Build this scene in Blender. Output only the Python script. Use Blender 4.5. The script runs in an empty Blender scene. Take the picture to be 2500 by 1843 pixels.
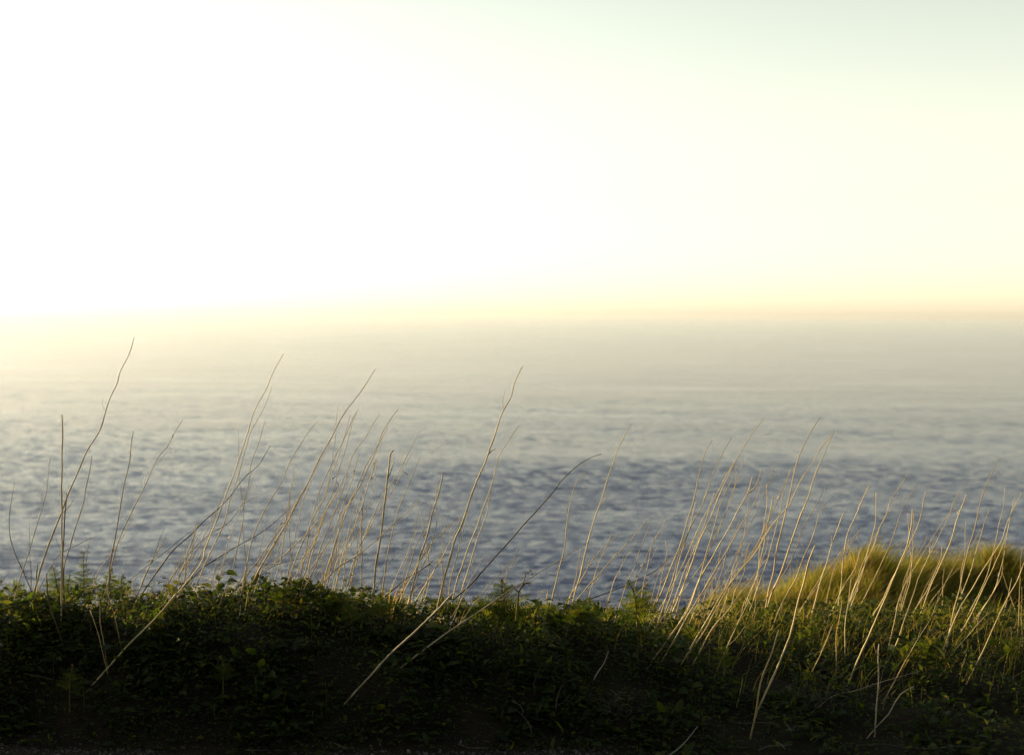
import bpy, math, random
import numpy as np
from mathutils import Vector, Matrix

# ------------------------------------------------------------------ camera
PW, PH, FPX = 2500.0, 1843.0, 3434.0
CAM = Vector((0.0, 0.0, 1.6))
PITCH, ROLL = math.radians(2.61), math.radians(0.40)
scene = bpy.context.scene
col = scene.collection
cam_data = bpy.data.cameras.new('camera')
cam_data.sensor_width = 36.0
cam_data.lens = FPX / PW * 36.0
cam_data.clip_start, cam_data.clip_end = 0.05, 90000.0
cam_data.dof.use_dof = True
cam_data.dof.focus_distance = 5.85
cam_data.dof.aperture_fstop = 3.2
cam = bpy.data.objects.new('camera', cam_data)
col.objects.link(cam)
RCAM = Matrix.Rotation(math.pi / 2 - PITCH, 3, 'X') @ Matrix.Rotation(ROLL, 3, 'Z')
cam.matrix_world = Matrix.Translation(CAM) @ RCAM.to_4x4()
scene.camera = cam

# ------------------------------------------------------------------ sky, sun, exposure
SUN_AZ, SUN_EL = math.radians(66.0), math.radians(10.5)      # left of the view direction, above the horizon
world = bpy.data.worlds.new('World')
scene.world = world
world.use_nodes = True
wn = world.node_tree
bg = wn.nodes['Background']
sky = wn.nodes.new('ShaderNodeTexSky')
sky.sky_type = 'NISHITA'
sky.sun_disc = False
sky.sun_elevation = SUN_EL
sky.sun_rotation = -SUN_AZ
sky.altitude = 0.0
sky.air_density = 1.1
sky.dust_density = 0.7
sky.ozone_density = 0.0
hs = wn.nodes.new('ShaderNodeHueSaturation')                  # milky maritime air: paler than a clear-air sky all round
hs.inputs['Saturation'].default_value = 0.45
wn.links.new(sky.outputs[0], hs.inputs['Color'])
wb = wn.nodes.new('ShaderNodeMix'); wb.data_type = 'RGBA'; wb.blend_type = 'MULTIPLY'; wb.inputs[0].default_value = 1.0
wb.inputs[7].default_value = (1.0, 0.985, 0.87, 1)            # warm film balance
wn.links.new(hs.outputs[0], wb.inputs[6])
wn.links.new(wb.outputs[2], bg.inputs[0])
bg.inputs[1].default_value = 0.15

sun_data = bpy.data.lights.new('sun', 'SUN')
sun_data.energy = 5.0
sun_data.angle = math.radians(0.6)
sun_data.color = (1.0, 0.77, 0.40)
sun = bpy.data.objects.new('sun', sun_data)
col.objects.link(sun)
SDIR = Vector((-math.sin(SUN_AZ) * math.cos(SUN_EL), math.cos(SUN_AZ) * math.cos(SUN_EL), math.sin(SUN_EL)))
sun.rotation_euler = SDIR.to_track_quat('Z', 'Y').to_euler()

vs = scene.view_settings
vs.view_transform = 'Standard'
vs.look = 'None'
vs.exposure = 0.88
vs.gamma = 1.0
scene.cycles.use_denoising = True
scene.cycles.max_bounces = 8
scene.cycles.diffuse_bounces = 3
scene.cycles.glossy_bounces = 3
scene.cycles.transmission_bounces = 4
scene.cycles.volume_bounces = 2
scene.cycles.transparent_max_bounces = 8

rnd = random.Random(7)
rng = np.random.default_rng(11)

# ------------------------------------------------------------------ pixel helpers (a pixel is only a direction)
RN = np.array(RCAM)
def ray(px, py):
    d = RCAM @ Vector(((px - PW / 2) / FPX, (PH / 2 - py) / FPX, -1.0))
    return d / d.y                                             # scaled so that one unit is one metre of depth
def at(px, py, depth):
    return CAM + ray(px, py) * depth

# ------------------------------------------------------------------ helpers
def tag(o, label=None, cat=None, group=None, kind=None):
    if label: o['label'] = label
    if cat: o['category'] = cat
    if group: o['group'] = group
    if kind: o['kind'] = kind
    return o
def empty(name, loc):
    o = bpy.data.objects.new(name, None)
    o.empty_display_size = 0.05
    col.objects.link(o)
    o.location = loc
    return o
def mesh_obj(name, me, parent=None, mtx=None):
    o = bpy.data.objects.new(name, me)
    col.objects.link(o)
    if parent is not None: o.parent = parent
    if mtx is not None: o.matrix_local = mtx
    return o
def mesh_from(name, verts, faces, mat=None, smooth=False):
    me = bpy.data.meshes.new(name)
    me.from_pydata([tuple(v) for v in verts], [], [tuple(f) for f in faces])
    if smooth: me.polygons.foreach_set('use_smooth', [True] * len(me.polygons))
    if mat: me.materials.append(mat)
    me.update()
    return me
def mesh_np(name, V, F, mat, rnd_face=None, smooth=False):
    """V (n,3), F (m,k) with one k"""
    me = bpy.data.meshes.new(name)
    n, m, k = len(V), len(F), F.shape[1]
    me.vertices.add(n); me.vertices.foreach_set('co', np.ascontiguousarray(V, dtype=np.float32).ravel())
    me.loops.add(m * k); me.loops.foreach_set('vertex_index', np.ascontiguousarray(F, dtype=np.int32).ravel())
    me.polygons.add(m)
    me.polygons.foreach_set('loop_start', np.arange(0, m * k, k, dtype=np.int32))
    me.polygons.foreach_set('loop_total', np.full(m, k, dtype=np.int32))
    if smooth: me.polygons.foreach_set('use_smooth', np.ones(m, dtype=bool))
    me.update(calc_edges=True)
    if rnd_face is not None:
        a = me.attributes.new('rnd', 'FLOAT', 'FACE')
        a.data.foreach_set('value', np.ascontiguousarray(rnd_face, dtype=np.float32))
    me.materials.append(mat)
    me.validate()
    return me
def stamp(V0, F0, R, T, S):
    """copies of a small template: R (n,3,3), T (n,3), S (n,) -> joined V, F"""
    n, v = len(T), len(V0)
    V = np.einsum('nij,vj->nvi', R, V0) * S[:, None, None] + T[:, None, :]
    F = (F0[None] + (np.arange(n) * v)[:, None, None]).reshape(-1, F0.shape[1])
    return V.reshape(-1, 3), F
def frames(fwd, up):
    """rotation matrices whose y axis is fwd and z axis about up"""
    f = fwd / np.linalg.norm(fwd, axis=1, keepdims=True)
    x = np.cross(f, up); x /= np.linalg.norm(x, axis=1, keepdims=True) + 1e-9
    z = np.cross(x, f)
    return np.stack([x, f, z], axis=2)
def catmull(P, step):
    P = [Vector(p) for p in P]
    if len(P) < 3:
        L = (P[1] - P[0]).length; n = max(2, int(L / step))
        return [P[0].lerp(P[1], i / n) for i in range(n + 1)]
    Q = [P[0] * 2 - P[1]] + P + [P[-1] * 2 - P[-2]]
    out = []
    for i in range(1, len(Q) - 2):
        a, b, c, d = Q[i - 1], Q[i], Q[i + 1], Q[i + 2]
        n = max(1, int((c - b).length / step))
        for j in range(n):
            t = j / n
            out.append(0.5 * ((2 * b) + (c - a) * t + (2 * a - 5 * b + 4 * c - d) * t * t + (3 * b - a - 3 * c + d) * t ** 3))
    out.append(P[-1])
    return out
def tube(verts, faces, pts, radii, sides=6, cap=True):
    base = len(verts)
    n = len(pts)
    prev = None
    for i, p in enumerate(pts):
        t = (pts[min(i + 1, n - 1)] - pts[max(i - 1, 0)])
        if t.length < 1e-9: t = Vector((0, 0, 1))
        t.normalize()
        if prev is None:
            x = t.orthogonal().normalized()
        else:
            x = (prev - t * prev.dot(t)).normalized()
        prev = x
        y = t.cross(x)
        for k in range(sides):
            a = 2 * math.pi * k / sides
            verts.append(p + (x * math.cos(a) + y * math.sin(a)) * radii[i])
    for i in range(n - 1):
        for k in range(sides):
            a, b = base + i * sides + k, base + i * sides + (k + 1) % sides
            faces.append((a, b, b + sides, a + sides))
    if cap:
        faces.append(tuple(base + k for k in reversed(range(sides))))
        faces.append(tuple(base + (n - 1) * sides + k for k in range(sides)))

# ------------------------------------------------------------------ materials
def new_mat(name):
    m = bpy.data.materials.new(name); m.use_nodes = True
    nt = m.node_tree
    return m, nt, nt.nodes['Principled BSDF'], nt.nodes['Material Output']
def ramp(nt, stops):
    r = nt.nodes.new('ShaderNodeValToRGB')
    e = r.color_ramp.elements
    while len(e) < len(stops): e.new(0.5)
    for el, (p, c) in zip(e, stops):
        el.position = p; el.color = (*c, 1)
    return r
def noise(nt, scale, detail=3, rough=0.5, vec=None):
    n = nt.nodes.new('ShaderNodeTexNoise')
    n.inputs['Scale'].default_value = scale
    n.inputs['Detail'].default_value = detail
    n.inputs['Roughness'].default_value = rough
    if vec is not None: nt.links.new(vec, n.inputs['Vector'])
    return n
def objcoord(nt, scale=None):
    tc = nt.nodes.new('ShaderNodeTexCoord')
    if scale is None: return tc.outputs['Object']
    mp = nt.nodes.new('ShaderNodeMapping')
    mp.inputs['Scale'].default_value = scale
    nt.links.new(tc.outputs['Object'], mp.inputs['Vector'])
    return mp.outputs['Vector']

def mat_leaf(name, stops, trans_stops, trans=0.45, rough=0.6, spec=0.12):
    m, nt, p, out = new_mat(name)
    at_ = nt.nodes.new('ShaderNodeAttribute'); at_.attribute_name = 'rnd'
    oi = nt.nodes.new('ShaderNodeObjectInfo')
    nz = noise(nt, 9.0, 2, vec=objcoord(nt))
    add = nt.nodes.new('ShaderNodeMath'); add.operation = 'ADD'
    nt.links.new(at_.outputs['Fac'], add.inputs[0]); nt.links.new(oi.outputs['Random'], add.inputs[1])
    add2 = nt.nodes.new('ShaderNodeMath'); add2.operation = 'MULTIPLY_ADD'; add2.inputs[1].default_value = 0.6
    nt.links.new(nz.outputs['Fac'], add2.inputs[0]); nt.links.new(add.outputs[0], add2.inputs[2])
    fr = nt.nodes.new('ShaderNodeMath'); fr.operation = 'FRACT'
    nt.links.new(add2.outputs[0], fr.inputs[0])
    r1, r2 = ramp(nt, stops), ramp(nt, trans_stops)
    nt.links.new(fr.outputs[0], r1.inputs[0]); nt.links.new(fr.outputs[0], r2.inputs[0])
    nt.links.new(r1.outputs[0], p.inputs['Base Color'])
    p.inputs['Roughness'].default_value = rough
    p.inputs['Specular IOR Level'].default_value = spec
    tr = nt.nodes.new('ShaderNodeBsdfTranslucent')
    nt.links.new(r2.outputs[0], tr.inputs['Color'])
    mx = nt.nodes.new('ShaderNodeMixShader'); mx.inputs[0].default_value = trans
    nt.links.new(p.outputs[0], mx.inputs[1]); nt.links.new(tr.outputs[0], mx.inputs[2])
    nt.links.new(mx.outputs[0], out.inputs['Surface'])
    return m
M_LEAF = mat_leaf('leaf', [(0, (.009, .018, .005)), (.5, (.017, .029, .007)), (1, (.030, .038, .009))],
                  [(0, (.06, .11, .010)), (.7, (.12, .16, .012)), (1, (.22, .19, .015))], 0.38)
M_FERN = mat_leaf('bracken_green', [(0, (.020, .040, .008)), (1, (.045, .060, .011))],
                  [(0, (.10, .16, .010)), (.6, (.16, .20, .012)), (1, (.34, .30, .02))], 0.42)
M_FSTEM = mat_leaf('bracken_stalk', [(0, (.13, .13, .03)), (1, (.20, .15, .04))], [(0, (.3, .28, .03)), (1, (.35, .25, .03))], 0.2)
M_GRASS = mat_leaf('grass_blade', [(0, (.060, .080, .014)), (.55, (.115, .105, .020)), (.8, (.22, .16, .05)), (1, (.28, .21, .09))],
                   [(0, (.22, .27, .02)), (.55, (.38, .31, .02)), (.8, (.48, .30, .06)), (1, (.46, .32, .12))], 0.5)

def mat_stem(name, c0, c1, c2):
    m, nt, p, out = new_mat(name)
    oi = nt.nodes.new('ShaderNodeObjectInfo')
    n1 = noise(nt, 1.0, 4, 0.6, objcoord(nt, (60, 60, 9)))
    n2 = noise(nt, 5.0, 2, 0.5, objcoord(nt))
    mixv = nt.nodes.new('ShaderNodeMath'); mixv.operation = 'MULTIPLY_ADD'; mixv.inputs[1].default_value = 0.45
    nt.links.new(oi.outputs['Random'], mixv.inputs[0]); 
    av = nt.nodes.new('ShaderNodeMath'); av.operation = 'MULTIPLY_ADD'; av.inputs[1].default_value = 0.55; av.inputs[2].default_value = -0.10
    nt.links.new(n1.outputs['Fac'], av.inputs[0])
    nt.links.new(av.outputs[0], mixv.inputs[2])
    r = ramp(nt, [(0.05, c0), (0.45, c1), (0.8, c2)])
    nt.links.new(mixv.outputs[0], r.inputs[0])
    mm = nt.nodes.new('ShaderNodeMix'); mm.data_type = 'RGBA'; mm.blend_type = 'MULTIPLY'; mm.inputs[0].default_value = 0.5
    r2 = ramp(nt, [(0.35, (.60, .54, .45)), (0.6, (1, 1, 1))])
    nt.links.new(n2.outputs['Fac'], r2.inputs[0])
    nt.links.new(r.outputs[0], mm.inputs[6]); nt.links.new(r2.outputs[0], mm.inputs[7])
    nt.links.new(mm.outputs[2], p.inputs['Base Color'])
    p.inputs['Roughness'].default_value = 0.55
    p.inputs['Specular IOR Level'].default_value = 0.35
    b = nt.nodes.new('ShaderNodeBump'); b.inputs['Strength'].default_value = 0.4; b.inputs['Distance'].default_value = 0.002
    nt.links.new(n1.outputs['Fac'], b.inputs['Height']); nt.links.new(b.outputs[0], p.inputs['Normal'])
    return m
M_STEM = mat_stem('dry_stalk', (.26, .18, .08), (.52, .41, .20), (.66, .55, .31))
M_TWIG = mat_stem('dark_twig', (.05, .035, .022), (.11, .08, .05), (.20, .15, .09))
M_GREY = mat_stem('grey_twig', (.05, .043, .035), (.11, .095, .08), (.19, .165, .14))
M_PALE = mat_stem('weathered_stalk', (.26, .21, .14), (.42, .35, .25), (.54, .47, .36))

def mat_soil():
    m, nt, p, out = new_mat('soil')
    n1 = noise(nt, 3.0, 6, 0.6, objcoord(nt)); n2 = noise(nt, 40.0, 4, 0.6, objcoord(nt))
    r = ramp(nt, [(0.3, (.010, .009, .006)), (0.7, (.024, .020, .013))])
    nt.links.new(n1.outputs['Fac'], r.inputs[0]); nt.links.new(r.outputs[0], p.inputs['Base Color'])
    p.inputs['Roughness'].default_value = 0.95; p.inputs['Specular IOR Level'].default_value = 0.1
    b = nt.nodes.new('ShaderNodeBump'); b.inputs['Strength'].default_value = 0.8; b.inputs['Distance'].default_value = 0.02
    nt.links.new(n2.outputs['Fac'], b.inputs['Height']); nt.links.new(b.outputs[0], p.inputs['Normal'])
    return m
M_SOIL = mat_soil()
def mat_stone():
    m, nt, p, out = new_mat('gravel_stone')
    at_ = nt.nodes.new('ShaderNodeAttribute'); at_.attribute_name = 'rnd'
    r = ramp(nt, [(0, (.025, .023, .020)), (.7, (.055, .050, .045)), (1, (.10, .092, .082))])
    nt.links.new(at_.outputs['Fac'], r.inputs[0]); nt.links.new(r.outputs[0], p.inputs['Base Color'])
    p.inputs['Roughness'].default_value = 0.9
    return m
M_STONE = mat_stone()

def mat_sea():
    m, nt, p, out = new_mat('sea_water')
    p.inputs['Base Color'].default_value = (.011, .028, .100, 1)
    p.inputs['Roughness'].default_value = 0.12
    p.inputs['IOR'].default_value = 1.333
    geo = nt.nodes.new('ShaderNodeNewGeometry')
    def nz(sx, sy, detail, rot=0.0):
        mp = nt.nodes.new('ShaderNodeMapping')
        mp.inputs['Scale'].default_value = (sx, sy, 1); mp.inputs['Rotation'].default_value = (0, 0, rot)
        nt.links.new(geo.outputs['Position'], mp.inputs['Vector'])
        return noise(nt, 1.0, detail, 0.55, mp.outputs[0]).outputs['Fac']
    def mul(a, v):
        n = nt.nodes.new('ShaderNodeMath'); n.operation = 'MULTIPLY'; nt.links.new(a, n.inputs[0])
        if isinstance(v, float): n.inputs[1].default_value = v
        else: nt.links.new(v, n.inputs[1])
        return n.outputs[0]
    def plus(a, b):
        n = nt.nodes.new('ShaderNodeMath'); n.operation = 'ADD'; nt.links.new(a, n.inputs[0]); nt.links.new(b, n.inputs[1])
        return n.outputs[0]
    chop = mul(nz(1 / 1.7, 1 / 1.3, 3, 0.2), 0.9)
    mid = mul(nz(1 / 9., 1 / 6.5, 2, -0.15), 1.6)
    h = plus(chop, mid)
    patch = nz(1 / 420., 1 / 110., 3, 0.05)                      # wind-ruffled and slick patches
    pr = nt.nodes.new('ShaderNodeMapRange')
    pr.inputs['From Min'].default_value = 0.35; pr.inputs['From Max'].default_value = 0.65
    pr.inputs['To Min'].default_value = 0.6; pr.inputs['To Max'].default_value = 1.2
    nt.links.new(patch, pr.inputs['Value'])
    h = mul(h, pr.outputs[0])
    b = nt.nodes.new('ShaderNodeBump'); b.inputs['Strength'].default_value = 1.0; b.inputs['Distance'].default_value = 1.0
    nt.links.new(h, b.inputs['Height']); nt.links.new(b.outputs[0], p.inputs['Normal'])
    return m
M_SEA = mat_sea()

# ------------------------------------------------------------------ the land: lane, hedge bank, cliff top, mound
CREST = np.array([(-400, 1445), (0, 1437), (150, 1432), (330, 1433), (500, 1424), (620, 1420), (750, 1424), (900, 1436), (1000, 1462),
                  (1060, 1478), (1200, 1470), (1300, 1466), (1400, 1474), (1500, 1482), (1600, 1490), (1700, 1490), (1850, 1480),
                  (2000, 1478), (2200, 1474), (2500, 1478), (3000, 1480)], float)
COVER = 0.135
def sstep(t):
    t = np.clip(t, 0, 1); return t * t * (3 - 2 * t)
def yfoot(x): return 5.09 - 0.16 * sstep((x + 0.2) / 1.5) + 0.05 * np.sin(x * 2.3)
def ytop(x): return 5.52 + 0.60 * sstep((x + 0.1) / 1.6)
_cx, _cz = [], []
for px, py in CREST:
    d = 5.8
    for _ in range(4):
        P = at(px, py, d); d = float(ytop(P.x))
    P = at(px, py, d)
    _cx.append(P.x); _cz.append(P.z - COVER)
_cx, _cz = np.array(_cx), np.array(_cz)
MOUND = [(1560, 1530), (1650, 1500), (1720, 1478), (1800, 1450), (1880, 1428), (1950, 1402), (2020, 1378), (2100, 1355), (2160, 1362),
         (2240, 1378), (2320, 1368), (2420, 1342), (2490, 1362), (2600, 1350), (2850, 1330), (3300, 1310), (4200, 1300)]
def yridge_px(px): return 10.3 + 1.3 * float(sstep((px - 2120) / 160.0))
_mp = [at(px, py, yridge_px(px)) for px, py in MOUND]
_mx = np.array([p.x for p in _mp]); _mz = np.array([p.z - 0.13 for p in _mp]); _my = np.array([p.y for p in _mp])
def H(x, y):
    x = np.asarray(x, float); y = np.asarray(y, float)
    hc = np.interp(x, _cx, _cz)
    f, t = yfoot(x), ytop(x)
    lane = 0.012 * np.sin(x * 3.1 + y * 1.7) + 0.008 * np.sin(x * 7.7 - y * 5.1)
    s = np.clip((y - f) / (t - f), 0, 1)
    rise = hc * (1 - (1 - s) ** 1.7)
    bump = 0.022 * np.sin(x * 9.1 + y * 6) * np.sin(y * 11 - x * 3.3) + 0.016 * np.sin(x * 21 + 1.3) * np.sin(y * 17 + x * 5)
    z = lane * (1 - s) + rise + bump * np.clip(s * 4, 0, 1)
    q = np.clip(y - t, 0, None)
    z = z - 0.10 * np.clip(q, 0, 0.5) - 0.42 * np.clip(q - 0.5, 0, 11) - 1.9 * np.clip(q - 11.5, 0, 80)
    # the grassy mound at the right
    zr, yr = np.interp(x, _mx, _mz, left=-9), np.interp(x, _mx, _my)
    dy = y - yr
    zm = zr - np.where(dy < 0, 0.78 * np.sqrt(dy * dy + 0.06) - 0.19, 0.45 * np.sqrt(dy * dy + 0.06) - 0.11 + 1.2 * np.clip(dy - 3, 0, 40))
    zm = zm + 0.045 * np.sin(x * 5.3 + y * 3) + 0.04 * np.sin(x * 11.7 - y * 6.1) * np.sin(y * 9 + x * 4)
    side = sstep((x - _mx[0]) / 0.5)
    zm = np.where(y > t + 0.3, zm, -99)
    z = np.where(side > 0, np.maximum(z, zm - 3 * (1 - side)), z)
    back = np.clip(-1.3 - y, 0, None)                            # unseen hillside added behind the viewer, keeps rear sky off the bank face
    z = z + np.minimum(back * 2.0, 6.5) + 0.75 * np.clip(back - 3.25, 0, 34)
    return np.maximum(z, -114.0)
def Hs(x, y): return float(H(x, y))
def hit_bank(px, py, lift=0.0):
    d = ray(px, py)
    y = 3.5
    while y < 14:
        P = CAM + d * y
        if P.z <= Hs(P.x, P.y) + lift: return P
        y += 0.01
    return CAM + d * 6.2

xs = np.unique(np.concatenate([-np.geomspace(5, 160, 22), np.arange(-5, 7, 0.05), np.geomspace(7, 160, 20)]))
ys = np.unique(np.concatenate([-np.geomspace(3, 120, 12), np.arange(-3, 4.8, 0.4), np.arange(4.8, 7.6, 0.04), np.arange(7.6, 14, 0.09), np.arange(14, 84, 1.4)]))
GX, GY = np.meshgrid(xs, ys)
GZ = H(GX, GY)
nx, ny = len(xs), len(ys)
idx = np.arange(nx * ny).reshape(ny, nx)
F = np.stack([idx[:-1, :-1], idx[:-1, 1:], idx[1:, 1:], idx[1:, :-1]], -1).reshape(-1, 4)
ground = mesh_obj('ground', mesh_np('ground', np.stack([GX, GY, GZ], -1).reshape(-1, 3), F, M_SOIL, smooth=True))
tag(ground, 'dark earth of the lane edge, hedge bank and cliff top', 'ground', kind='structure')

# ------------------------------------------------------------------ the sea
SEA_Z = -110.0
SEA_SLOPE = 0.072
def build_sea():
    az = np.radians(np.unique(np.concatenate([np.arange(-21.5, 21.51, 0.09), np.arange(-180, -22, 6), np.arange(23, 180, 6)])))
    r = [20.0, 250.0, 480.0]
    while r[-1] < 3600: r.append(r[-1] + max(1.0, r[-1] * 0.0019))
    while r[-1] < 7000: r.append(r[-1] * 1.0045)
    r = np.concatenate([r, np.geomspace(7100, 42000, 60)])
    A, R = np.meshgrid(az, r)
    X, Y = R * np.sin(A), R * np.cos(A)
    Z = np.full_like(X, SEA_Z)
    g = np.random.default_rng(5)
    gust = 1 + 0.42 * np.sin(Y / 46 + 2.2 * np.sin(X / 230 + Y / 310)) * (0.45 + 0.55 * np.sin(X / 170 + 1.4 * np.sin(Y / 130))) + 0.18 * np.sin(X / 61 + Y / 47 + 2 * np.sin(Y / 83)) * np.sin(Y / 38 - X / 140 + 1.7 * np.sin(X / 97)) + 0.2 * np.sin(Y / 120 + X / 300)
    spc = np.maximum(1.0, R * 0.0020) * np.where(R > 3600, 1 + np.clip((R - 3600) / 600, 0, 1.1), 1)
    fr = np.clip((R - 480) / 40, 0, 1) / (1 + (R / 1500.0) ** 2.2)
    for lam in np.geomspace(2.1, 20, 80):
        th = g.normal(0.08, 0.32); ph = g.uniform(0, 6.28)
        slope = SEA_SLOPE * (1.0 if lam < 4.5 else (4.5 / lam) ** 1.25) * g.uniform(.7, 1.3)
        k = 2 * math.pi / lam
        fade = np.clip((lam / spc - 1.9) / 1.6, 0, 1) * fr
        Z += slope / k * fade * gust * np.sin(k * (X * math.sin(th) + Y * math.cos(th)) + ph)
    m, n = X.shape
    i = np.arange(m * n).reshape(m, n)
    nxt = np.roll(i, -1, axis=1)
    F = np.stack([i[:-1], nxt[:-1], nxt[1:], i[1:]], -1).reshape(-1, 4)
    o = mesh_obj('sea', mesh_np('sea', np.stack([X, Y, Z], -1).reshape(-1, 3), F, M_SEA, smooth=True))
    tag(o, 'wide rippled sea fading into haze at the horizon', 'sea', kind='structure')
build_sea()

def build_haze():
    a, zb, zt = 43000.0, -116.0, 34.0
    V = [(x, y, z) for z in (zb, zt) for x, y in ((-a, -a), (a, -a), (a, a), (-a, a))]
    F = [(3, 2, 1, 0), (4, 5, 6, 7), (0, 1, 5, 4), (1, 2, 6, 5), (2, 3, 7, 6), (3, 0, 4, 7)]
    m = bpy.data.materials.new('haze'); m.use_nodes = True
    nt = m.node_tree
    nt.nodes.remove(nt.nodes['Principled BSDF'])
    v = nt.nodes.new('ShaderNodeVolumePrincipled')
    v.inputs['Color'].default_value = (.85, .84, .82, 1)
    v.inputs['Density'].default_value = HAZE_DENSITY
    v.inputs['Anisotropy'].default_value = 0.5
    nt.links.new(v.outputs[0], nt.nodes['Material Output'].inputs['Volume'])
    o = mesh_obj('haze', mesh_from('haze', V, F, m))
    tag(o, 'pale sea haze hanging over the water', 'haze', kind='stuff')
HAZE_DENSITY = 0.000022
build_haze()

# ------------------------------------------------------------------ stuff: gravel, leafy cover, grass
def rand_unit(n, up):
    v = rng.normal(size=(n, 3)); v[:, 2] = np.abs(v[:, 2]) * up
    return v / np.linalg.norm(v, axis=1, keepdims=True)
def leaf_template(lobes=0, w=0.36):
    """pointed leaf along +y, folded on the midrib, drooping tip"""
    n = 6
    V, F = [], []
    for i in range(n + 1):
        t = i / n
        half = w * math.sin(math.pi * min(1, t * 0.92 + 0.06)) ** 0.8 * (1 - 0.45 * t) * (1.18 if (lobes and i % 2) else 1.0) if 0 < i < n else 0.0
        z = 0.10 * math.sin(t * 2.4) - 0.22 * t * t
        V += [(-half, t, z + half * 0.35), (0, t, z), (half, t, z + half * 0.35)]
    for i in range(n):
        a = i * 3
        F += [(a, a + 1, a + 4, a + 3), (a + 1, a + 2, a + 5, a + 4)]
    return np.array(V, float), np.array(F)
def small_leaf():
    V = np.array([(0, 0, 0), (-.24, .35, .08), (0, .42, 0), (.24, .35, .08), (-.15, .75, .0), (0, .75, -.05), (.15, .75, .0), (0, 1, -.16)], float)
    F = np.array([(0, 2, 1, 1), (0, 3, 2, 2), (1, 2, 5, 4), (2, 3, 6, 5), (4, 5, 7, 7), (5, 6, 7, 7)])
    return V, np.array([(0, 2, 1), (0, 3, 2), (1, 2, 5), (1, 5, 4), (2, 3, 6), (2, 6, 5), (4, 5, 7), (5, 6, 7)])

def scatter_leaves():
    n = 52000
    x = rng.uniform(-2.6, 3.4, n); u = rng.uniform(-0.10, 1.75, n)
    f, t = yfoot(x), ytop(x)
    y = f + (t - f) * u
    keep = (u > 0.02) | (rng.uniform(size=n) < 0.25)
    keep &= (y < t + 0.75)
    keep &= (np.sin(x * 5.9 + 3 * np.sin(y * 4.1)) * np.sin(y * 8.3 + x * 2.7) > -0.75) | (rng.uniform(size=n) < 0.7)
    x, y, u = x[keep], y[keep], u[keep]; n = len(x)
    clump = np.sin(x * 7.3 + 1.1) * np.sin(y * 9.7 + x * 2.1) + 0.6 * np.sin(x * 17 + y * 13)
    hgt = np.clip(0.035 + 0.05 * rng.uniform(size=n) + 0.030 * clump, 0.004, 0.125) * np.clip(0.4 + u * 1.2, 0.4, 1)
    hgt *= np.where(rng.uniform(size=n) < 0.55, 1.0, rng.uniform(0.1, 0.9, n))
    z = H(x, y) + hgt
    d = rand_unit(n, 0.45); d[:, 1] -= 0.25
    up = rand_unit(n, 1.0) * 0.9 + np.array([0, -0.35, 0.75])
    V0, F0 = small_leaf()
    S = rng.uniform(0.010, 0.030, n) * (1 + 0.45 * np.sin(x * 3.7 + 2.1 * np.sin(y * 5.3)) * np.sin(x * 8.9 + y * 6.1)) * np.where(rng.uniform(size=n) < 0.16, 1.9, 1)
    V, F = stamp(V0, F0, frames(d, up), np.stack([x, y, z], 1), S)
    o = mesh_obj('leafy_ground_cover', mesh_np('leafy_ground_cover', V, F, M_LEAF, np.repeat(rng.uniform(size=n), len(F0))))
    tag(o, 'dense dark low leaves clothing the whole hedge bank', 'ground cover', kind='stuff')
scatter_leaves()

def blade_mesh(name, x, y, z, L, lean, mat, width=0.004, bend=0.5, rv=None, segs=3):
    n = len(x)
    side = rng.uniform(0, 2 * math.pi, n)
    wx, wy = np.cos(side) * width * 0.5, np.sin(side) * width * 0.5
    V = np.zeros((n, (segs + 1) * 2, 3))
    for i in range(segs + 1):
        t = i / segs
        px = x + lean[:, 0] * L * (t * (1 - bend) + bend * t * t)
        py = y + lean[:, 1] * L * (t * (1 - bend) + bend * t * t)
        pz = z + L * (t - 0.28 * bend * t * t)
        k = (1 - t) ** 0.7 if i < segs else 0.06
        V[:, 2 * i] = np.stack([px - wx * k, py - wy * k, pz], 1)
        V[:, 2 * i + 1] = np.stack([px + wx * k, py + wy * k, pz], 1)
    F0 = np.array([(2 * i, 2 * i + 1, 2 * i + 3, 2 * i + 2) for i in range(segs)])
    F = (F0[None] + (np.arange(n) * (segs + 1) * 2)[:, None, None]).reshape(-1, 4)
    if rv is None: rv = rng.uniform(size=n)
    return mesh_np(name, V.reshape(-1, 3), F, mat, np.repeat(rv, segs))

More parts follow.
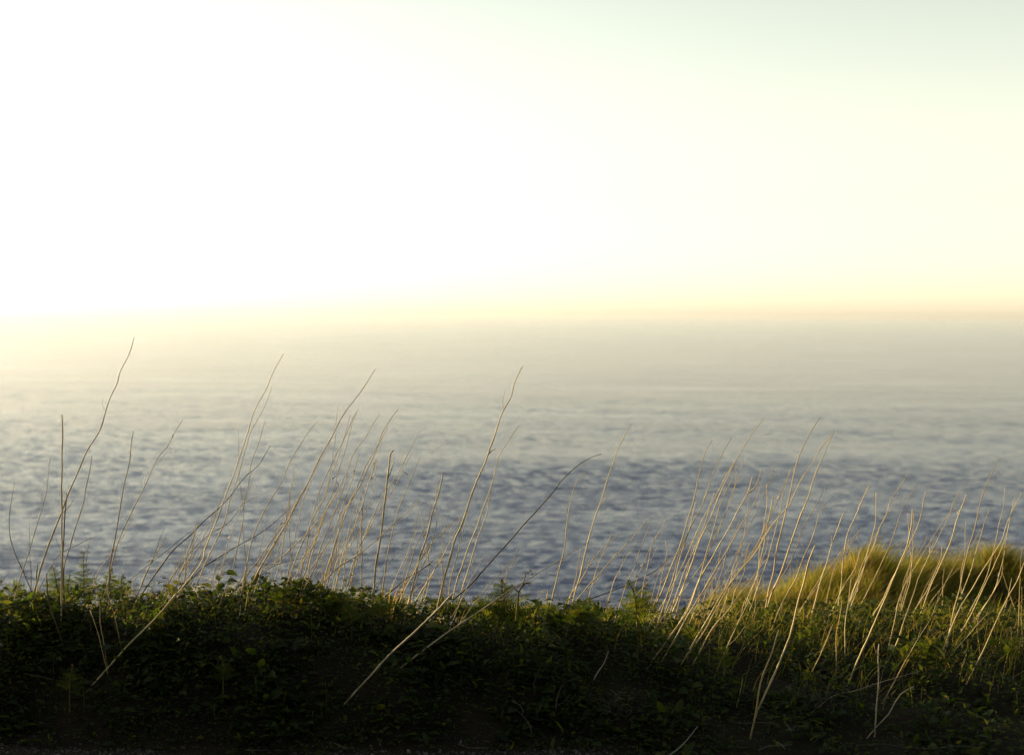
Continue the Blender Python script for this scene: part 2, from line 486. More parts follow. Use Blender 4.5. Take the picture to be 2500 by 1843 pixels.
def scatter_grass():
    # fine grass among the cover on the bank top and on the gentle right-hand face
    n = 5200
    x = rng.uniform(-2.6, 3.4, n)
    right = sstep((x - 0.2) / 1.2)
    t, f = ytop(x), yfoot(x)
    y = t + rng.uniform(-0.12, 0.7, n) - right * rng.uniform(0, 0.75, n)
    keep = rng.uniform(size=n) < (0.22 + 0.78 * right)
    x, y = x[keep], y[keep]; n = len(x)
    z = H(x, y) + 0.01
    lean = np.stack([rng.normal(0.35, 0.45, n), rng.normal(0, 0.35, n)], 1)
    L = rng.uniform(0.05, 0.16, n)
    o = mesh_obj('bank_grass', blade_mesh('bank_grass', x, y, z, L, lean, M_GRASS, 0.0042))
    tag(o, 'thin grass blades poking through the leaves of the bank', 'grass', kind='stuff')
    # rough grass on the mound
    n = 40000
    x = rng.uniform(_mx[0] + 0.1, 5.2, n)
    yr = np.interp(x, _mx, _my)
    y = yr + rng.uniform(-2.6, 1.1, n)
    y = np.where(rng.uniform(size=n) < 0.35, yr + rng.normal(0, 0.4, n), y)
    keep = y > ytop(x) + 0.5
    x, y = x[keep], y[keep]; n = len(x)
    tuft = np.sin(x * 8.1 + 2 * np.sin(y * 3.3)) * np.sin(y * 7.1 + x * 2.7) + 0.5 * np.sin(x * 19 + y * 11)
    lean = np.stack([rng.normal(0.40, 0.35, n) + 0.15 * tuft, rng.normal(0, 0.35, n)], 1)
    L = rng.uniform(0.03, 0.18, n) * (1.05 + 0.75 * tuft) * np.where(rng.uniform(size=n) < .06, 1.7, 1)
    rv = np.clip(rng.normal(0.36, 0.22, n) + 0.26 * np.sin(x * 4.3 + y * 3.1) * np.sin(y * 5 + x * 7.7), 0, 0.99)
    o = mesh_obj('mound_grass', blade_mesh('mound_grass', x, y, H(x, y) - 0.01, np.clip(L, .03, .34), lean, M_GRASS, 0.008, rv=rv))
    tag(o, 'rough sunlit yellow-green grass covering the mound', 'grass', kind='stuff')
    # slope below the bank, behind the crest
    n = 16000
    x = rng.uniform(-3.2, 3.5, n); y = ytop(x) + rng.uniform(0.6, 4.5, n)
    lean = np.stack([rng.normal(0.35, 0.35, n), rng.normal(0, 0.3, n)], 1)
    o = mesh_obj('slope_grass', blade_mesh('slope_grass', x, y, H(x, y) - 0.01, rng.uniform(.08, .2, n), lean, M_GRASS, 0.006))
    tag(o, 'rough grass on the slope behind the bank', 'grass', kind='stuff')
scatter_grass()

def scatter_gravel():
    g = (1 + 5 ** 0.5) / 2
    V0 = np.array([(0, 1, g), (0, -1, g), (0, 1, -g), (0, -1, -g), (1, g, 0), (-1, g, 0), (1, -g, 0), (-1, -g, 0), (g, 0, 1), (g, 0, -1), (-g, 0, 1), (-g, 0, -1)], float) / 1.9
    F0 = np.array([(0, 1, 8), (0, 8, 4), (0, 4, 5), (0, 5, 10), (0, 10, 1), (3, 2, 9), (3, 9, 6), (3, 6, 7), (3, 7, 11), (3, 11, 2), (1, 10, 7), (1, 7, 6), (1, 6, 8), (8, 6, 9), (8, 9, 4), (4, 9, 2), (4, 2, 5), (5, 2, 11), (5, 11, 10), (10, 11, 7)])
    n = 14000
    x = rng.uniform(-3, 3, n); y = yfoot(x) + 0.03 - np.abs(rng.normal(0, 0.5, n))
    S = 0.0022 + rng.exponential(0.0020, n)
    R = rng.normal(size=(n, 3, 3)); R, _ = np.linalg.qr(R)
    R = R * np.array([1.2, 0.9, 0.65])[None, None, :]
    V, F = stamp(V0, F0, R, np.stack([x, y, H(x, y) + S * 0.25], 1), np.clip(S, 0, .011))
    o = mesh_obj('gravel', mesh_np('gravel', V, F, M_STONE, np.repeat(rng.uniform(size=n), len(F0))))
    tag(o, 'grey gravel at the foot of the bank', 'gravel', kind='stuff')
scatter_gravel()

# ------------------------------------------------------------------ dry stems, traced region by region (zoom coordinates -> photo pixels)
REG = {'A': (0, 800, 2.36), 'B': (500, 800, 2.36), 'C': (1000, 800, 2.36), 'D': (1500, 950, 2.36), 'E': (1860, 1050, 2.36),
       'L': (0, 1350, 3.352), 'M': (600, 1350, 3.352), 'N': (1200, 1350, 3.352), 'R': (1800, 1350, 3.2014), 'P': (0, 0, 1.0)}
def trace(s):
    parts = s.split()
    out, reg = [], 'P'
    for p in parts:
        if p in REG: reg = p; continue
        a, b = p.split(',')
        ox, oy, k = REG[reg]
        out.append((ox + float(a) / k, oy + float(b) / k))
    if out[0][1] < out[-1][1]: out.reverse()
    return out                                                   # base first
def crest_py(px): return float(np.interp(px, CREST[:, 0], CREST[:, 1]))

def stem_points(pts, back=None, lean=None, front=None, depth=None):
    """photo polyline -> points in the scene; the base stands on the land"""
    bx, by = pts[0]
    low = by > crest_py(bx) + 12
    if depth is not None: d0 = depth
    elif back is not None: d0 = back
    elif low:
        P = hit_bank(bx, by, 0.03); d0 = P.y - (front or 0.0)
    else:
        X0 = at(bx, by, 5.9).x
        d0 = float(ytop(X0)) + rnd.uniform(0.0, 0.55)
    Lpx = math.hypot(pts[-1][0] - bx, pts[-1][1] - by)
    dd = (rnd.uniform(-0.10, 0.22) if lean is None else lean) * Lpx / FPX * d0
    acc, tot, cum = 0.0, 0.0, [0.0]
    for a, b in zip(pts, pts[1:]):
        tot += math.hypot(b[0] - a[0], b[1] - a[1]); cum.append(tot)
    W = [at(px, py, d0 + dd * c / tot) for (px, py), c in zip(pts, cum)]
    # carry the base down into the land
    dirn = (W[0] - W[1]).normalized()
    if dirn.z > -0.25: dirn = (dirn + Vector((0, 0, -0.5))).normalized()
    p = W[0].copy(); k = 0
    while p.z > Hs(p.x, p.y) - 0.02 and k < 120:
        p = p + dirn * 0.02; k += 1
        if k % 8 == 0: dirn = (dirn + Vector((0, 0, -0.25))).normalized()
    if k: W = [p] + W
    return W
def stem_mesh(name, W, wpx, mat, tip=0.3, nodes=True, wob=0.0012):
    d = W[0].y
    r0 = wpx / FPX * d * 0.5 * 0.70
    pts = catmull(W, 0.022)
    n = len(pts)
    rad, out = [], []
    nd = set()
    if nodes:
        k = rnd.randint(3, 7)
        while k < n - 2:
            nd.add(k); k += rnd.randint(5, 9)
    ph = rnd.uniform(0, 6)
    for i, p in enumerate(pts):
        t = i / (n - 1)
        r = r0 * (1 - (1 - tip) * t ** 1.2) * rnd.uniform(0.93, 1.07)
        if i in nd: r *= 1.28
        rad.append(r)
        out.append(p + Vector((math.sin(i * 0.9 + ph), math.sin(i * 0.7 + ph * 2), 0)) * wob * (0.3 + t) + Vector((rnd.uniform(-1, 1), rnd.uniform(-1, 1), 0)) * wob * 0.4)
    V, F = [], []
    b = out[0].copy()
    tube(V, F, [p - b for p in out], rad, 6)
    return mesh_from(name, V, F, mat, smooth=True), b, out, rad

STEMS = []        # (kind, polyline, width px, options)
def S(t, w=5.0, **k): STEMS.append((trace(t), w, k))

S('A 200,1510 262,1300 325,1140 385,980 440,850 510,695 575,590 612,480 635,400 680,310 690,265 740,160 773,55', 7.5, label='tallest dry stem, snaking up beside the straight post-like stem at far left')
S('A 352,1650 358,1350 356,1000 357,800 360,650 357,500', 6.5, tip=.75, front=.03, label='ramrod-straight upright dry stem broken off blunt at far left')
S('A 360,1500 362,1400 362,1300 375,1080 382,950', 7, tip=.6, label='short thick brown stem crossing the foot of the straight upright stem', mat='d')
S('A 85,885 65,990 55,1110 60,1220 90,1310 130,1390 165,1480', 4, label='leftmost dry stem, thin and bowed like a bracket', mat='d')
S('A 293,735 277,830 270,950 230,1080 180,1250 130,1400 98,1510', 4.5, label='slender dry stem between the bowed leftmost one and the straight upright one')
S('A 168,1100 170,1230 178,1400 178,1500', 3, label='short thin reddish twig upright at far left', mat='d')
S('A 533,738 510,850 497,900 485,1000 440,1130 405,1260 370,1370 365,1480', 5, tip=.5, label='knobbly dry stem just right of the straight upright stem')
S('A 767,595 745,770 705,960 680,1120 655,1250 632,1380 625,1480', 5.5, tip=.5, label='steep dry stem crossing a longer leaning one at its foot, left side')
S('A 1050,530 1000,620 960,690 910,745 860,860 810,960 750,1080 690,1210 640,1380 620,1480', 5, label='leaning dry stem with an elbow near its tip, left side')
S('A 775,1050 740,1140 690,1230 620,1330 565,1405 540,1470', 4, label='shorter stem lying close against the elbowed leaning stem')
S('A 950,1150 915,1220 890,1310 850,1400 820,1470', 4, mat='d')
S('A 958,1202 920,1270 880,1340 830,1440 810,1490', 4.5, tip=.6)
S('A 518,1200 505,1290 500,1400 498,1470', 3, tip=.5)
S('A 550,1200 430,1260 345,1300 300,1370 270,1420', 3.4, mat='d', label='thin brown twig slanting across behind the straight upright stem')
S('A 310,1160 330,1240 350,1310 355,1420', 3, mat='d')
S('A 45,1420 0,1480 -40,1530', 3.5, mat='d')
S('A 215,1365 210,1470 205,1510', 5, tip=.8, mat='d')
S('L 375,170 400,380 440,540 480,650', 6, tip=.8, front=.03, mat='d', label='stout broken stub standing in the dark leaves left of the straight upright stem')
S('L 762,150 790,300 822,430 820,560 845,720 865,835', 4, front=.03, tip=.6, label='thin wavy stem leaning left across the dark bank below the bushy young ferns')
S('L 885,330 920,450 950,580 975,690', 3.5, front=.03, tip=.6)
S('L 735,465 775,580 810,680 835,790', 3, front=.06, tip=.6)
S('P 288,1602 322,1565 388,1500 432,1446 B -240,1630 -30,1370 0,1280 40,1180 110,1000 160,860 210,720 260,560 300,450 345,370 385,280 450,150', 6.5, front=.03, lean=.15, label='second tallest stem, rooted low on the dark bank and arching up to a fine tip')
S('B 388,340 350,440 300,540 260,610 235,700 200,830 150,980 110,1130 60,1240 10,1340 -30,1440', 5)
S('B 192,580 195,700 195,850 210,960 225,1060 215,1130 230,1260 240,1400', 3)
S('B 350,535 310,660 270,780 255,880 230,980 220,1100 190,1260 160,1400 140,1450', 4.5)
S('B 378,680 310,790 240,850 150,965 70,1050 0,1110 A 1090,1200 1000,1280 930,1370 860,1470', 6, mat='d', label='long dark stem slanting low to the right through the left thicket')
S('B 305,812 270,890 220,1010 140,1120 75,1160 -5,1215 -80,1290 -150,1380', 4)
S('B 328,955 240,1005 120,1080 0,1137 -90,1180', 2.6, mat='d')
S('B 650,540 590,610 540,690 480,800 430,910 380,990 325,1090 280,1200 250,1320 235,1400', 5, label='lone smooth stem curving over between the two tallest left thickets')
S('B 982,238 920,340 850,430 800,500 735,620 690,700 640,800 590,900 520,1030 470,1130 410,1230 350,1330 310,1400 290,1440', 6.5, label='very tall stem sweeping right in one long curve over the left thicket')
S('B 835,500 810,610 770,740 730,850 690,980 640,1060 590,1180 540,1290 480,1460', 5)
S('B 882,470 850,560 810,700 770,830 735,950 690,1060 650,1180 610,1290 580,1400 560,1470', 4.5)
S('B 1007,497 960,570 930,630 880,690 845,745 835,790 800,870 760,950 710,1030 670,1140 630,1260 600,1380 590,1470', 5)
S('B 1110,472 1050,560 1010,630 975,740 940,810 890,920 840,1000 800,1070 770,1180 740,1290 700,1400 690,1470', 6)
S('B 1235,600 1190,690 1140,790 1080,890 1030,960 980,1060 940,1150 910,1230 880,1330 850,1430', 4.5)
S('B 1195,720 1150,800 1090,930 1030,1010 975,1110 930,1190 885,1270 830,1440 820,1480', 4)
S('B 1085,705 1068,730 1065,790 1050,880 1040,970 1030,1080 1015,1190 1000,1290 985,1380 975,1490', 7.5, tip=.7, label='thickest stem of the left thicket, near upright with a frayed crooked tip', twigs=['B 1095,745 1075,820 1055,900'])
S('B 1238,750 1200,850 1140,980 1110,1070 1080,1170 1060,1280 1040,1390 1025,1530', 5)
S('B 1375,830 1350,940 1330,1010 1300,1120 1270,1230 1240,1320 1215,1420 1180,1570', 7, tip=.6, label='stout blunt stem standing alone right of the left thicket', mat='p')
S('B 1235,990 1170,1060 1100,1120 1010,1200 910,1290 830,1340 780,1370 700,1450', 5)
S('B 1308,1010 1280,1110 1250,1190 1210,1270 1180,1380 1160,1440 1130,1560', 4.5)
S('B 985,775 960,850 930,940 900,1040 860,1150 820,1240 790,1330 770,1420', 4.5)
S('B 865,835 820,890 770,960 720,1020 660,1110 600,1170 540,1230 480,1290 420,1340 330,1400 300,1450', 5)
S('B 830,820 800,920 760,1040 710,1160 670,1260 640,1370 600,1450', 5)
S('B 545,980 470,1060 390,1130 300,1195 200,1250 100,1310 0,1375 -60,1430', 5, mat='d')
S('B 890,960 870,1080 840,1200 800,1270 760,1350 740,1440', 4)
S('B 465,1020 440,1120 400,1200 350,1290 310,1370 280,1440', 3.5)
S('B 368,1075 340,1180 320,1280 300,1390', 3.5)
S('B 1455,1090 1400,1150 1330,1220 1260,1305 1200,1420 1160,1500', 4.5)
S('B 1390,1080 1372,1240 1362,1330 1380,1450 1380,1540', 3)
S('B 1310,1345 1240,1400 1160,1445 1060,1530', 5.5, mat='d', tip=.6, twigs=['B 1312,1362 1285,1368 1262,1382'], label='dark low branch with a forked tip left of the stout blunt stem')
S('B 795,1030 790,1180 770,1300 765,1440', 3)
S('B 900,1090 885,1220 870,1320 845,1480', 4)
S('B 690,1290 600,1320 500,1340 400,1370 330,1420', 3.5, mat='d')
S('B 1025,1105 960,1160 900,1180 840,1215 760,1290', 3)
S('B 1240,1000 1215,1130 1190,1230 1165,1340 1150,1400 1140,1480', 3)
S('B 1245,1060 1220,1170 1170,1290 1120,1400', 3)
S('B 680,1270 678,1370 680,1470', 3.5, tip=.7)
S('B 1045,1440 980,1430 900,1450 840,1460 800,1500', 3, mat='d', label='dark twig lying level like a snake among the stems')
S('B 195,1070 150,1200 130,1260 100,1380 75,1470', 4)
S('B 60,1050 20,1130 -60,1240 -120,1370 -150,1440', 4)
S('A 1140,1125 1110,1220 1075,1320 1065,1420', 5, tip=.7)
S('A 1085,1240 1040,1330 1005,1430', 3.5)
S('C 650,225 628,270 600,330 583,400 545,470 520,530 500,590 465,690 440,770 395,860 360,960 325,1060 295,1150 270,1200 240,1300 210,1410 180,1530', 8, label='tallest stem of the middle, thick below with a wavy fine tip', twigs=['C 493,698 470,712 452,738'])
S('C 628,568 580,630 550,680 510,750 495,830 460,940 425,1040 390,1140 350,1240 310,1350 275,1450 255,1540', 5.5, label='curved stem just right of the tallest middle stem')
S('C 460,955 450,1050 420,1130 390,1220 360,1320 330,1420 290,1550', 5)
S('C 280,1150 240,1220 190,1320 130,1420 60,1530 20,1600', 5.5)
S('C 330,1060 320,1130 295,1230 262,1350 232,1480 225,1560', 5)
S('C 1105,727 1040,750 980,785 930,825 870,890 840,930 780,1000 720,1070 650,1140 590,1215 510,1300 430,1390 350,1480 260,1560 200,1620', 7, mat='d', lean=.1, label='long brown stem arching far right with a drooping hooked tip')
S('C 1018,825 960,900 930,980 915,1060 905,1160 890,1280 865,1380 840,1480 815,1590', 4.5, label='thin crooked stem with a peeling curl near its base, middle')
S('C 1275,555 1230,640 1195,710 1165,800 1130,910 1095,1020 1060,1120 1030,1220 1010,1310 985,1420 960,1500 940,1590', 5.5, label='tall lone stem right of the hooked brown stem')
S('P 1200,1592 1255,1565 1317,1523 1378,1478 C 520,1560 640,1475 760,1400 880,1330 960,1275 1038,1232', 6, front=.03, lean=.05, mat='p', label='long grey fallen stem slanting across in front of the forked unfurling fern')
STEMS[-1] = (trace('M 1400,835 1550,720 1750,580 1950,450 2145,310 C 640,1475 760,1400 880,1330 960,1275 1038,1232'), 6, STEMS[-1][2])
S('M 925,1105 1030,990 1130,880 1250,760 1400,630 1550,480 1700,330', 5.6, tip=1.3, front=.03, lean=-.05, mat='p', label='bright bare stem slanting up the dark bank face with a thick broken end')
S('M 1250,800 1400,755 1550,715', 2.5, front=.03, mat='d')
S('C 1380,1095 1310,1175 1240,1260 1170,1330 1100,1410 1020,1500 920,1620 880,1660', 5)
S('C 1210,1190 1130,1250 1060,1330 1000,1430 930,1540 870,1640', 4.5)
S('C 1165,1180 1130,1260 1090,1360 1060,1450 1030,1560', 4)
S('C 1380,1140 1340,1240 1300,1370 1260,1450 1230,1540', 4)
S('C 1475,1095 1440,1170 1400,1240 1380,1330 1355,1450', 4)
S('C 1310,1240 1250,1320 1210,1400 1180,1450 1150,1560', 4)
S('C 1415,1215 1370,1300 1320,1430 1290,1530', 3.5)
S('C 988,1270 970,1380 945,1490 920,1570', 4.5)
S('C 632,1238 600,1320 570,1380 550,1440 530,1530', 3.5)
S('C 660,1275 620,1340 590,1380 560,1440 540,1530', 3.5)
S('C 590,1345 520,1420 460,1480 410,1540', 5)
S('C 440,1290 400,1370 350,1450 310,1540', 3.5)
S('C 390,1450 350,1500 310,1560', 5, mat='d')
S('C 1510,1310 1440,1380 1360,1430 1230,1490 1100,1540 960,1590 880,1650', 6, mat='d', lean=.1, label='dark low stem running nearly level behind the leafy fern')
S('C 780,1505 740,1560 700,1620', 4, tip=.6)
S('C 797,1510 792,1560 788,1620', 5, tip=.9, label='short snapped stub with a bent-over top')
S('C 280,1085 210,1170 130,1240 80,1310 20,1400', 4)
S('C 210,1080 195,1230 185,1350 190,1440 175,1530', 3)
S('D 563,290 515,390 485,500 470,590 435,710 405,820 370,920 330,1020 280,1150 230,1260 200,1345', 5.5)
S('D 675,287 610,390 580,470 540,570 500,680 450,770 405,870 370,970 340,1080 300,1200 235,1390', 5, twigs=['D 550,592 530,600 520,625'])
S('D 860,163 800,250 740,340 690,430 650,510 610,600 575,690 530,790 480,900 440,1020 400,1130 350,1250 305,1350', 5.5, label='tallest stem of the right-hand thicket, bending over at the top')
S('D 712,428 690,490 650,570 610,670 580,770 555,870 520,980 490,1100 430,1260 380,1340 300,1450 245,1525', 5.5)
S('D 797,503 765,600 720,690 670,780 620,870 570,960 520,1040 480,1120 440,1230 390,1320 330,1420', 5.5, tip=.5, twigs=['D 850,458 830,520 810,570 770,603'], label='right-hand thicket stem that forks into two near its top')
S('D 850,540 820,630 770,720 710,820 660,910 610,990 560,1080 500,1180 420,1310 330,1470 295,1530', 5.5)
S('D 475,820 450,900 430,1000 410,1090 380,1200', 4)
S('D 1028,440 990,530 950,620 910,710 870,800 820,900 770,980 700,1070 640,1170 580,1280 520,1390 410,1550', 5.5)
S('D 1018,460 970,600 960,680 930,800 900,920 870,1020 830,1130', 4)
S('D 1187,160 1140,230 1100,310 1065,380 1045,450 1025,540 1000,660 975,760 950,860 930,960 915,1060 890,1160 865,1300', 6, label='tall stem curving upright between the right-hand thicket and the grassy mound')
S('D 1265,245 1225,300 1180,350 1145,420 1090,500 1050,580 1010,660 960,720 900,800 850,880 790,970 720,1050 650,1140 590,1230 480,1420 380,1590', 5.5, lean=.05, label='long crossing stem whose tip meets that of a knotted stem')
S('D 1262,250 1235,310 1210,370 1180,430 1150,520 1120,610 1090,690 1050,790 1015,890 985,990 950,1080 910,1170 870,1300', 6.5, label='knotted thick stem whose tip meets a thinner crossing one')
S('D 1213,565 1180,640 1130,720 1090,790 1060,880 1020,980 980,1060 900,1170', 4)
S('D 1225,655 1180,720 1160,800 1130,880 1090,970 1050,1080 1010,1150 950,1270 900,1400', 5)
S('D 912,615 895,720 870,850 850,950 820,1080 770,1200 740,1300', 4.5, tip=.6)
S('D 1155,900 1120,1000 1090,1110 1065,1200 1040,1310 1010,1420 970,1530 E 55,1440 10,1540', 7, tip=.7, front=.03, label='stout pale stem with a clean-cut top rising from low on the right bank')
S('D 1325,708 1290,790 1255,890 1230,980 1190,1100 1160,1210 1130,1330', 5, tip=.5)
S('D 1420,800 1340,890 1280,970 1210,1050 1110,1210 1050,1310', 3, back=7.4)
S('R 325,600 280,750 220,900 170,1070 145,1250 120,1370', 7, tip=.5, front=.03, label='dim thick stem curving up the shaded bank, lowest rooted on the right')
S('R 750,555 680,720 630,840 550,980', 4, tip=.6, front=.03)
S('D 745,870 725,1000 700,1130', 2)
S('D 610,1085 590,1180 560,1250', 3)
S('D 830,1080 740,1290 650,1480 600,1600', 5, front=.05)
S('D 910,935 830,1040 760,1130 700,1210 640,1290 570,1370 470,1550', 4.5)
S('D 750,620 690,690 540,790 440,880 300,1000 200,1100', 2.6)
S('D 608,930 590,1040 540,1100 500,1190', 4)
S('E 833,265 790,330 745,400 715,490 680,560 650,650 610,740 570,830 530,920 500,1010', 4.5, back=7.2)
S('E 895,318 850,390 810,450 785,530 755,620 720,700 680,790 630,890 590,970 530,1060', 4, back=6.9)
S('E 942,350 925,450 905,530 870,620 830,700 790,790 740,880 690,990 640,1070 600,1160', 5.5)
S('E 868,455 860,560 840,660 800,750 770,830 740,900 700,990 650,1110 600,1220 550,1330 510,1430', 6.5, tip=.6, label='brightest thick stem in front of the mound, its upper part dark and blunt')
S('E 1143,350 1110,410 1080,490 1040,570 1000,660 950,750 900,860 880,930 850,1010 820,1100 780,1220 725,1335', 5)
S('E 1135,425 1080,480 1020,560 960,660 900,760 850,850 820,950', 3.5, back=7.6)
S('E 1373,162 1320,260 1275,360 1250,470 1220,580 1190,690 1160,810 1140,920 1110,1020 1090,1120 1075,1200', 5, label='tallest stem in front of the grassy mound')
S('E 1315,450 1280,540 1260,610 1230,720 1190,850 1150,950', 4.5, back=7.0)
S('E 1495,358 1450,460 1410,540 1380,640 1330,720 1270,810 1220,900 1160,990 1100,1120 1050,1250', 5.5)
S('E 1455,390 1440,460 1420,570 1380,680 1340,780 1290,880 1240,990 1190,1090 1120,1210', 4.5)
S('E 1500,670 1490,800 1485,950 1480,1080 1470,1220', 4)
S('E 1510,760 1470,870 1420,960 1370,1060 1320,1170 1270,1280 1200,1420', 5, tip=.6)
S('E 1385,820 1400,870 1425,935', 3.5, back=6.7)
S('E 465,980 450,1060 430,1170 430,1290 425,1400', 3.5, tip=.6)
S('E 518,845 505,920 495,1010 480,1130 478,1300', 4, tip=.6)
S('R 1105,710 1105,850 1100,1050 1085,1250 1078,1350', 4.5, tip=.7, front=.03, label='upright bare stem standing alone on the dark lower right bank', mat='p')
S('R 1380,1040 1280,1100 1230,1170 1180,1260 1120,1320 1095,1350', 4.5, tip=.6, front=.03, label='wavy twig bending right from the foot of the lone upright stem', mat='p')
S('E 1030,910 1000,1010 960,1110 900,1200 850,1290 800,1380 745,1480', 4, front=.06, label='slender S-curved stem before the bright green fern frond')
S('R 1430,920 1250,970 1080,1020 900,1080 740,1120', 2.6, front=.03, mat='p', label='thin pale runner stretched across the dark lower right bank')
S('E 1255,1065 1240,1130 1250,1250', 3)
S('E 1310,1050 1240,1120 1180,1190 1110,1270', 3.2)
S('E 1505,1180 1420,1240 1340,1290 1280,1330', 3.5, mat='d')
S('E 875,670 850,780 830,870 790,970 770,1080 740,1200 725,1280', 4)
S('E 575,560 530,620 470,700 420,790 390,900 370,1010', 3.5, back=8.2)
S('E 530,635 480,700 390,790 300,930 220,1040', 3.2, back=8.0)
S('E 797,372 720,480 660,600 600,720', 3, back=7.6)
S('E 1050,785 1045,860 1042,950', 4, back=6.9)
S('E 1205,610 1140,720 1090,820 1050,900', 3.5, back=7.6)
S('E 1160,780 1100,830 1040,900', 3.5, back=7.0)
S('E 1180,540 1100,640 1030,760 960,870', 2.8, back=8.4)
S('E 1500,900 1495,1050 1500,1150 1502,1260', 3.5)
S('R 2140,570 2145,690 2148,790', 2.6)
S('N 2055,1020 2040,1090 2030,1140', 3.5, front=.03)
S('E 1440,850 1425,930 1405,1010', 3, back=6.8)

for bx, n, hmin, hmax in ((470, 4, 90, 330), (640, 7, 90, 380), (740, 10, 110, 430), (840, 6, 90, 380), (1000, 3, 100, 300), (1590, 5, 110, 400), (1690, 8, 110, 430), (1790, 6, 100, 380), (2060, 4, 120, 300), (2240, 5, 120, 330), (2400, 4, 120, 300)):
    for _ in range(n):
        x0 = bx + rnd.uniform(-55, 55); y0 = crest_py(x0) - rnd.uniform(-10, 14); hh = rnd.uniform(hmin, hmax); ln = rnd.choice([rnd.uniform(.2, .5), rnd.uniform(-.05, .8)]); bow = rnd.uniform(-.07, .10)
        STEMS.append(([(x0 + ln * hh * t + bow * hh * math.sin(3.14 * t) + 3 * math.sin(t * 9 + x0), y0 - hh * t) for t in (0, .2, .4, .6, .8, 1)], rnd.uniform(2.4, 4.4), dict(tip=rnd.uniform(.3, .7))))
_ones = ['', 'first', 'second', 'third', 'fourth', 'fifth', 'sixth', 'seventh', 'eighth', 'ninth', 'tenth', 'eleventh', 'twelfth', 'thirteenth', 'fourteenth', 'fifteenth', 'sixteenth', 'seventeenth', 'eighteenth', 'nineteenth']
_tens = {2: ('twentieth', 'twenty'), 3: ('thirtieth', 'thirty'), 4: ('fortieth', 'forty'), 5: ('fiftieth', 'fifty'), 6: ('sixtieth', 'sixty'), 7: ('seventieth', 'seventy'), 8: ('eightieth', 'eighty'), 9: ('ninetieth', 'ninety')}
def nth_word(n): return _ones[n] if n < 20 else (_tens[n // 10][0] if n % 10 == 0 else _tens[n // 10][1] + '-' + _ones[n % 10])
NTH = [nth_word(n) for n in range(1, 100)]
ORD = ['tallest'] + [w + ' tallest' for w in NTH[1:]]
ZONES = [(410, 'among the far-left stems'), (690, 'in the leftmost thicket'),
         (1090, 'in the dense thicket left of the middle'), (1330, 'in the middle clump'), (1630, 'in the gap before the leafy fern'),
         (2020, 'in the thicket left of the mound'), (2330, 'before the left half of the mound'), (9999, 'before the right half of the mound')]
def zone(px): return next(i for i, (m, _) in enumerate(ZONES) if px < m)
rank = {}
for zi in range(len(ZONES)):
    ids = [i for i, (p, w, k) in enumerate(STEMS) if zone(p[-1][0]) == zi]
    for r, i in enumerate(sorted(ids, key=lambda i: STEMS[i][0][-1][1])): rank[i] = r
MATS = {'d': M_TWIG, 'p': M_PALE, None: M_STEM}
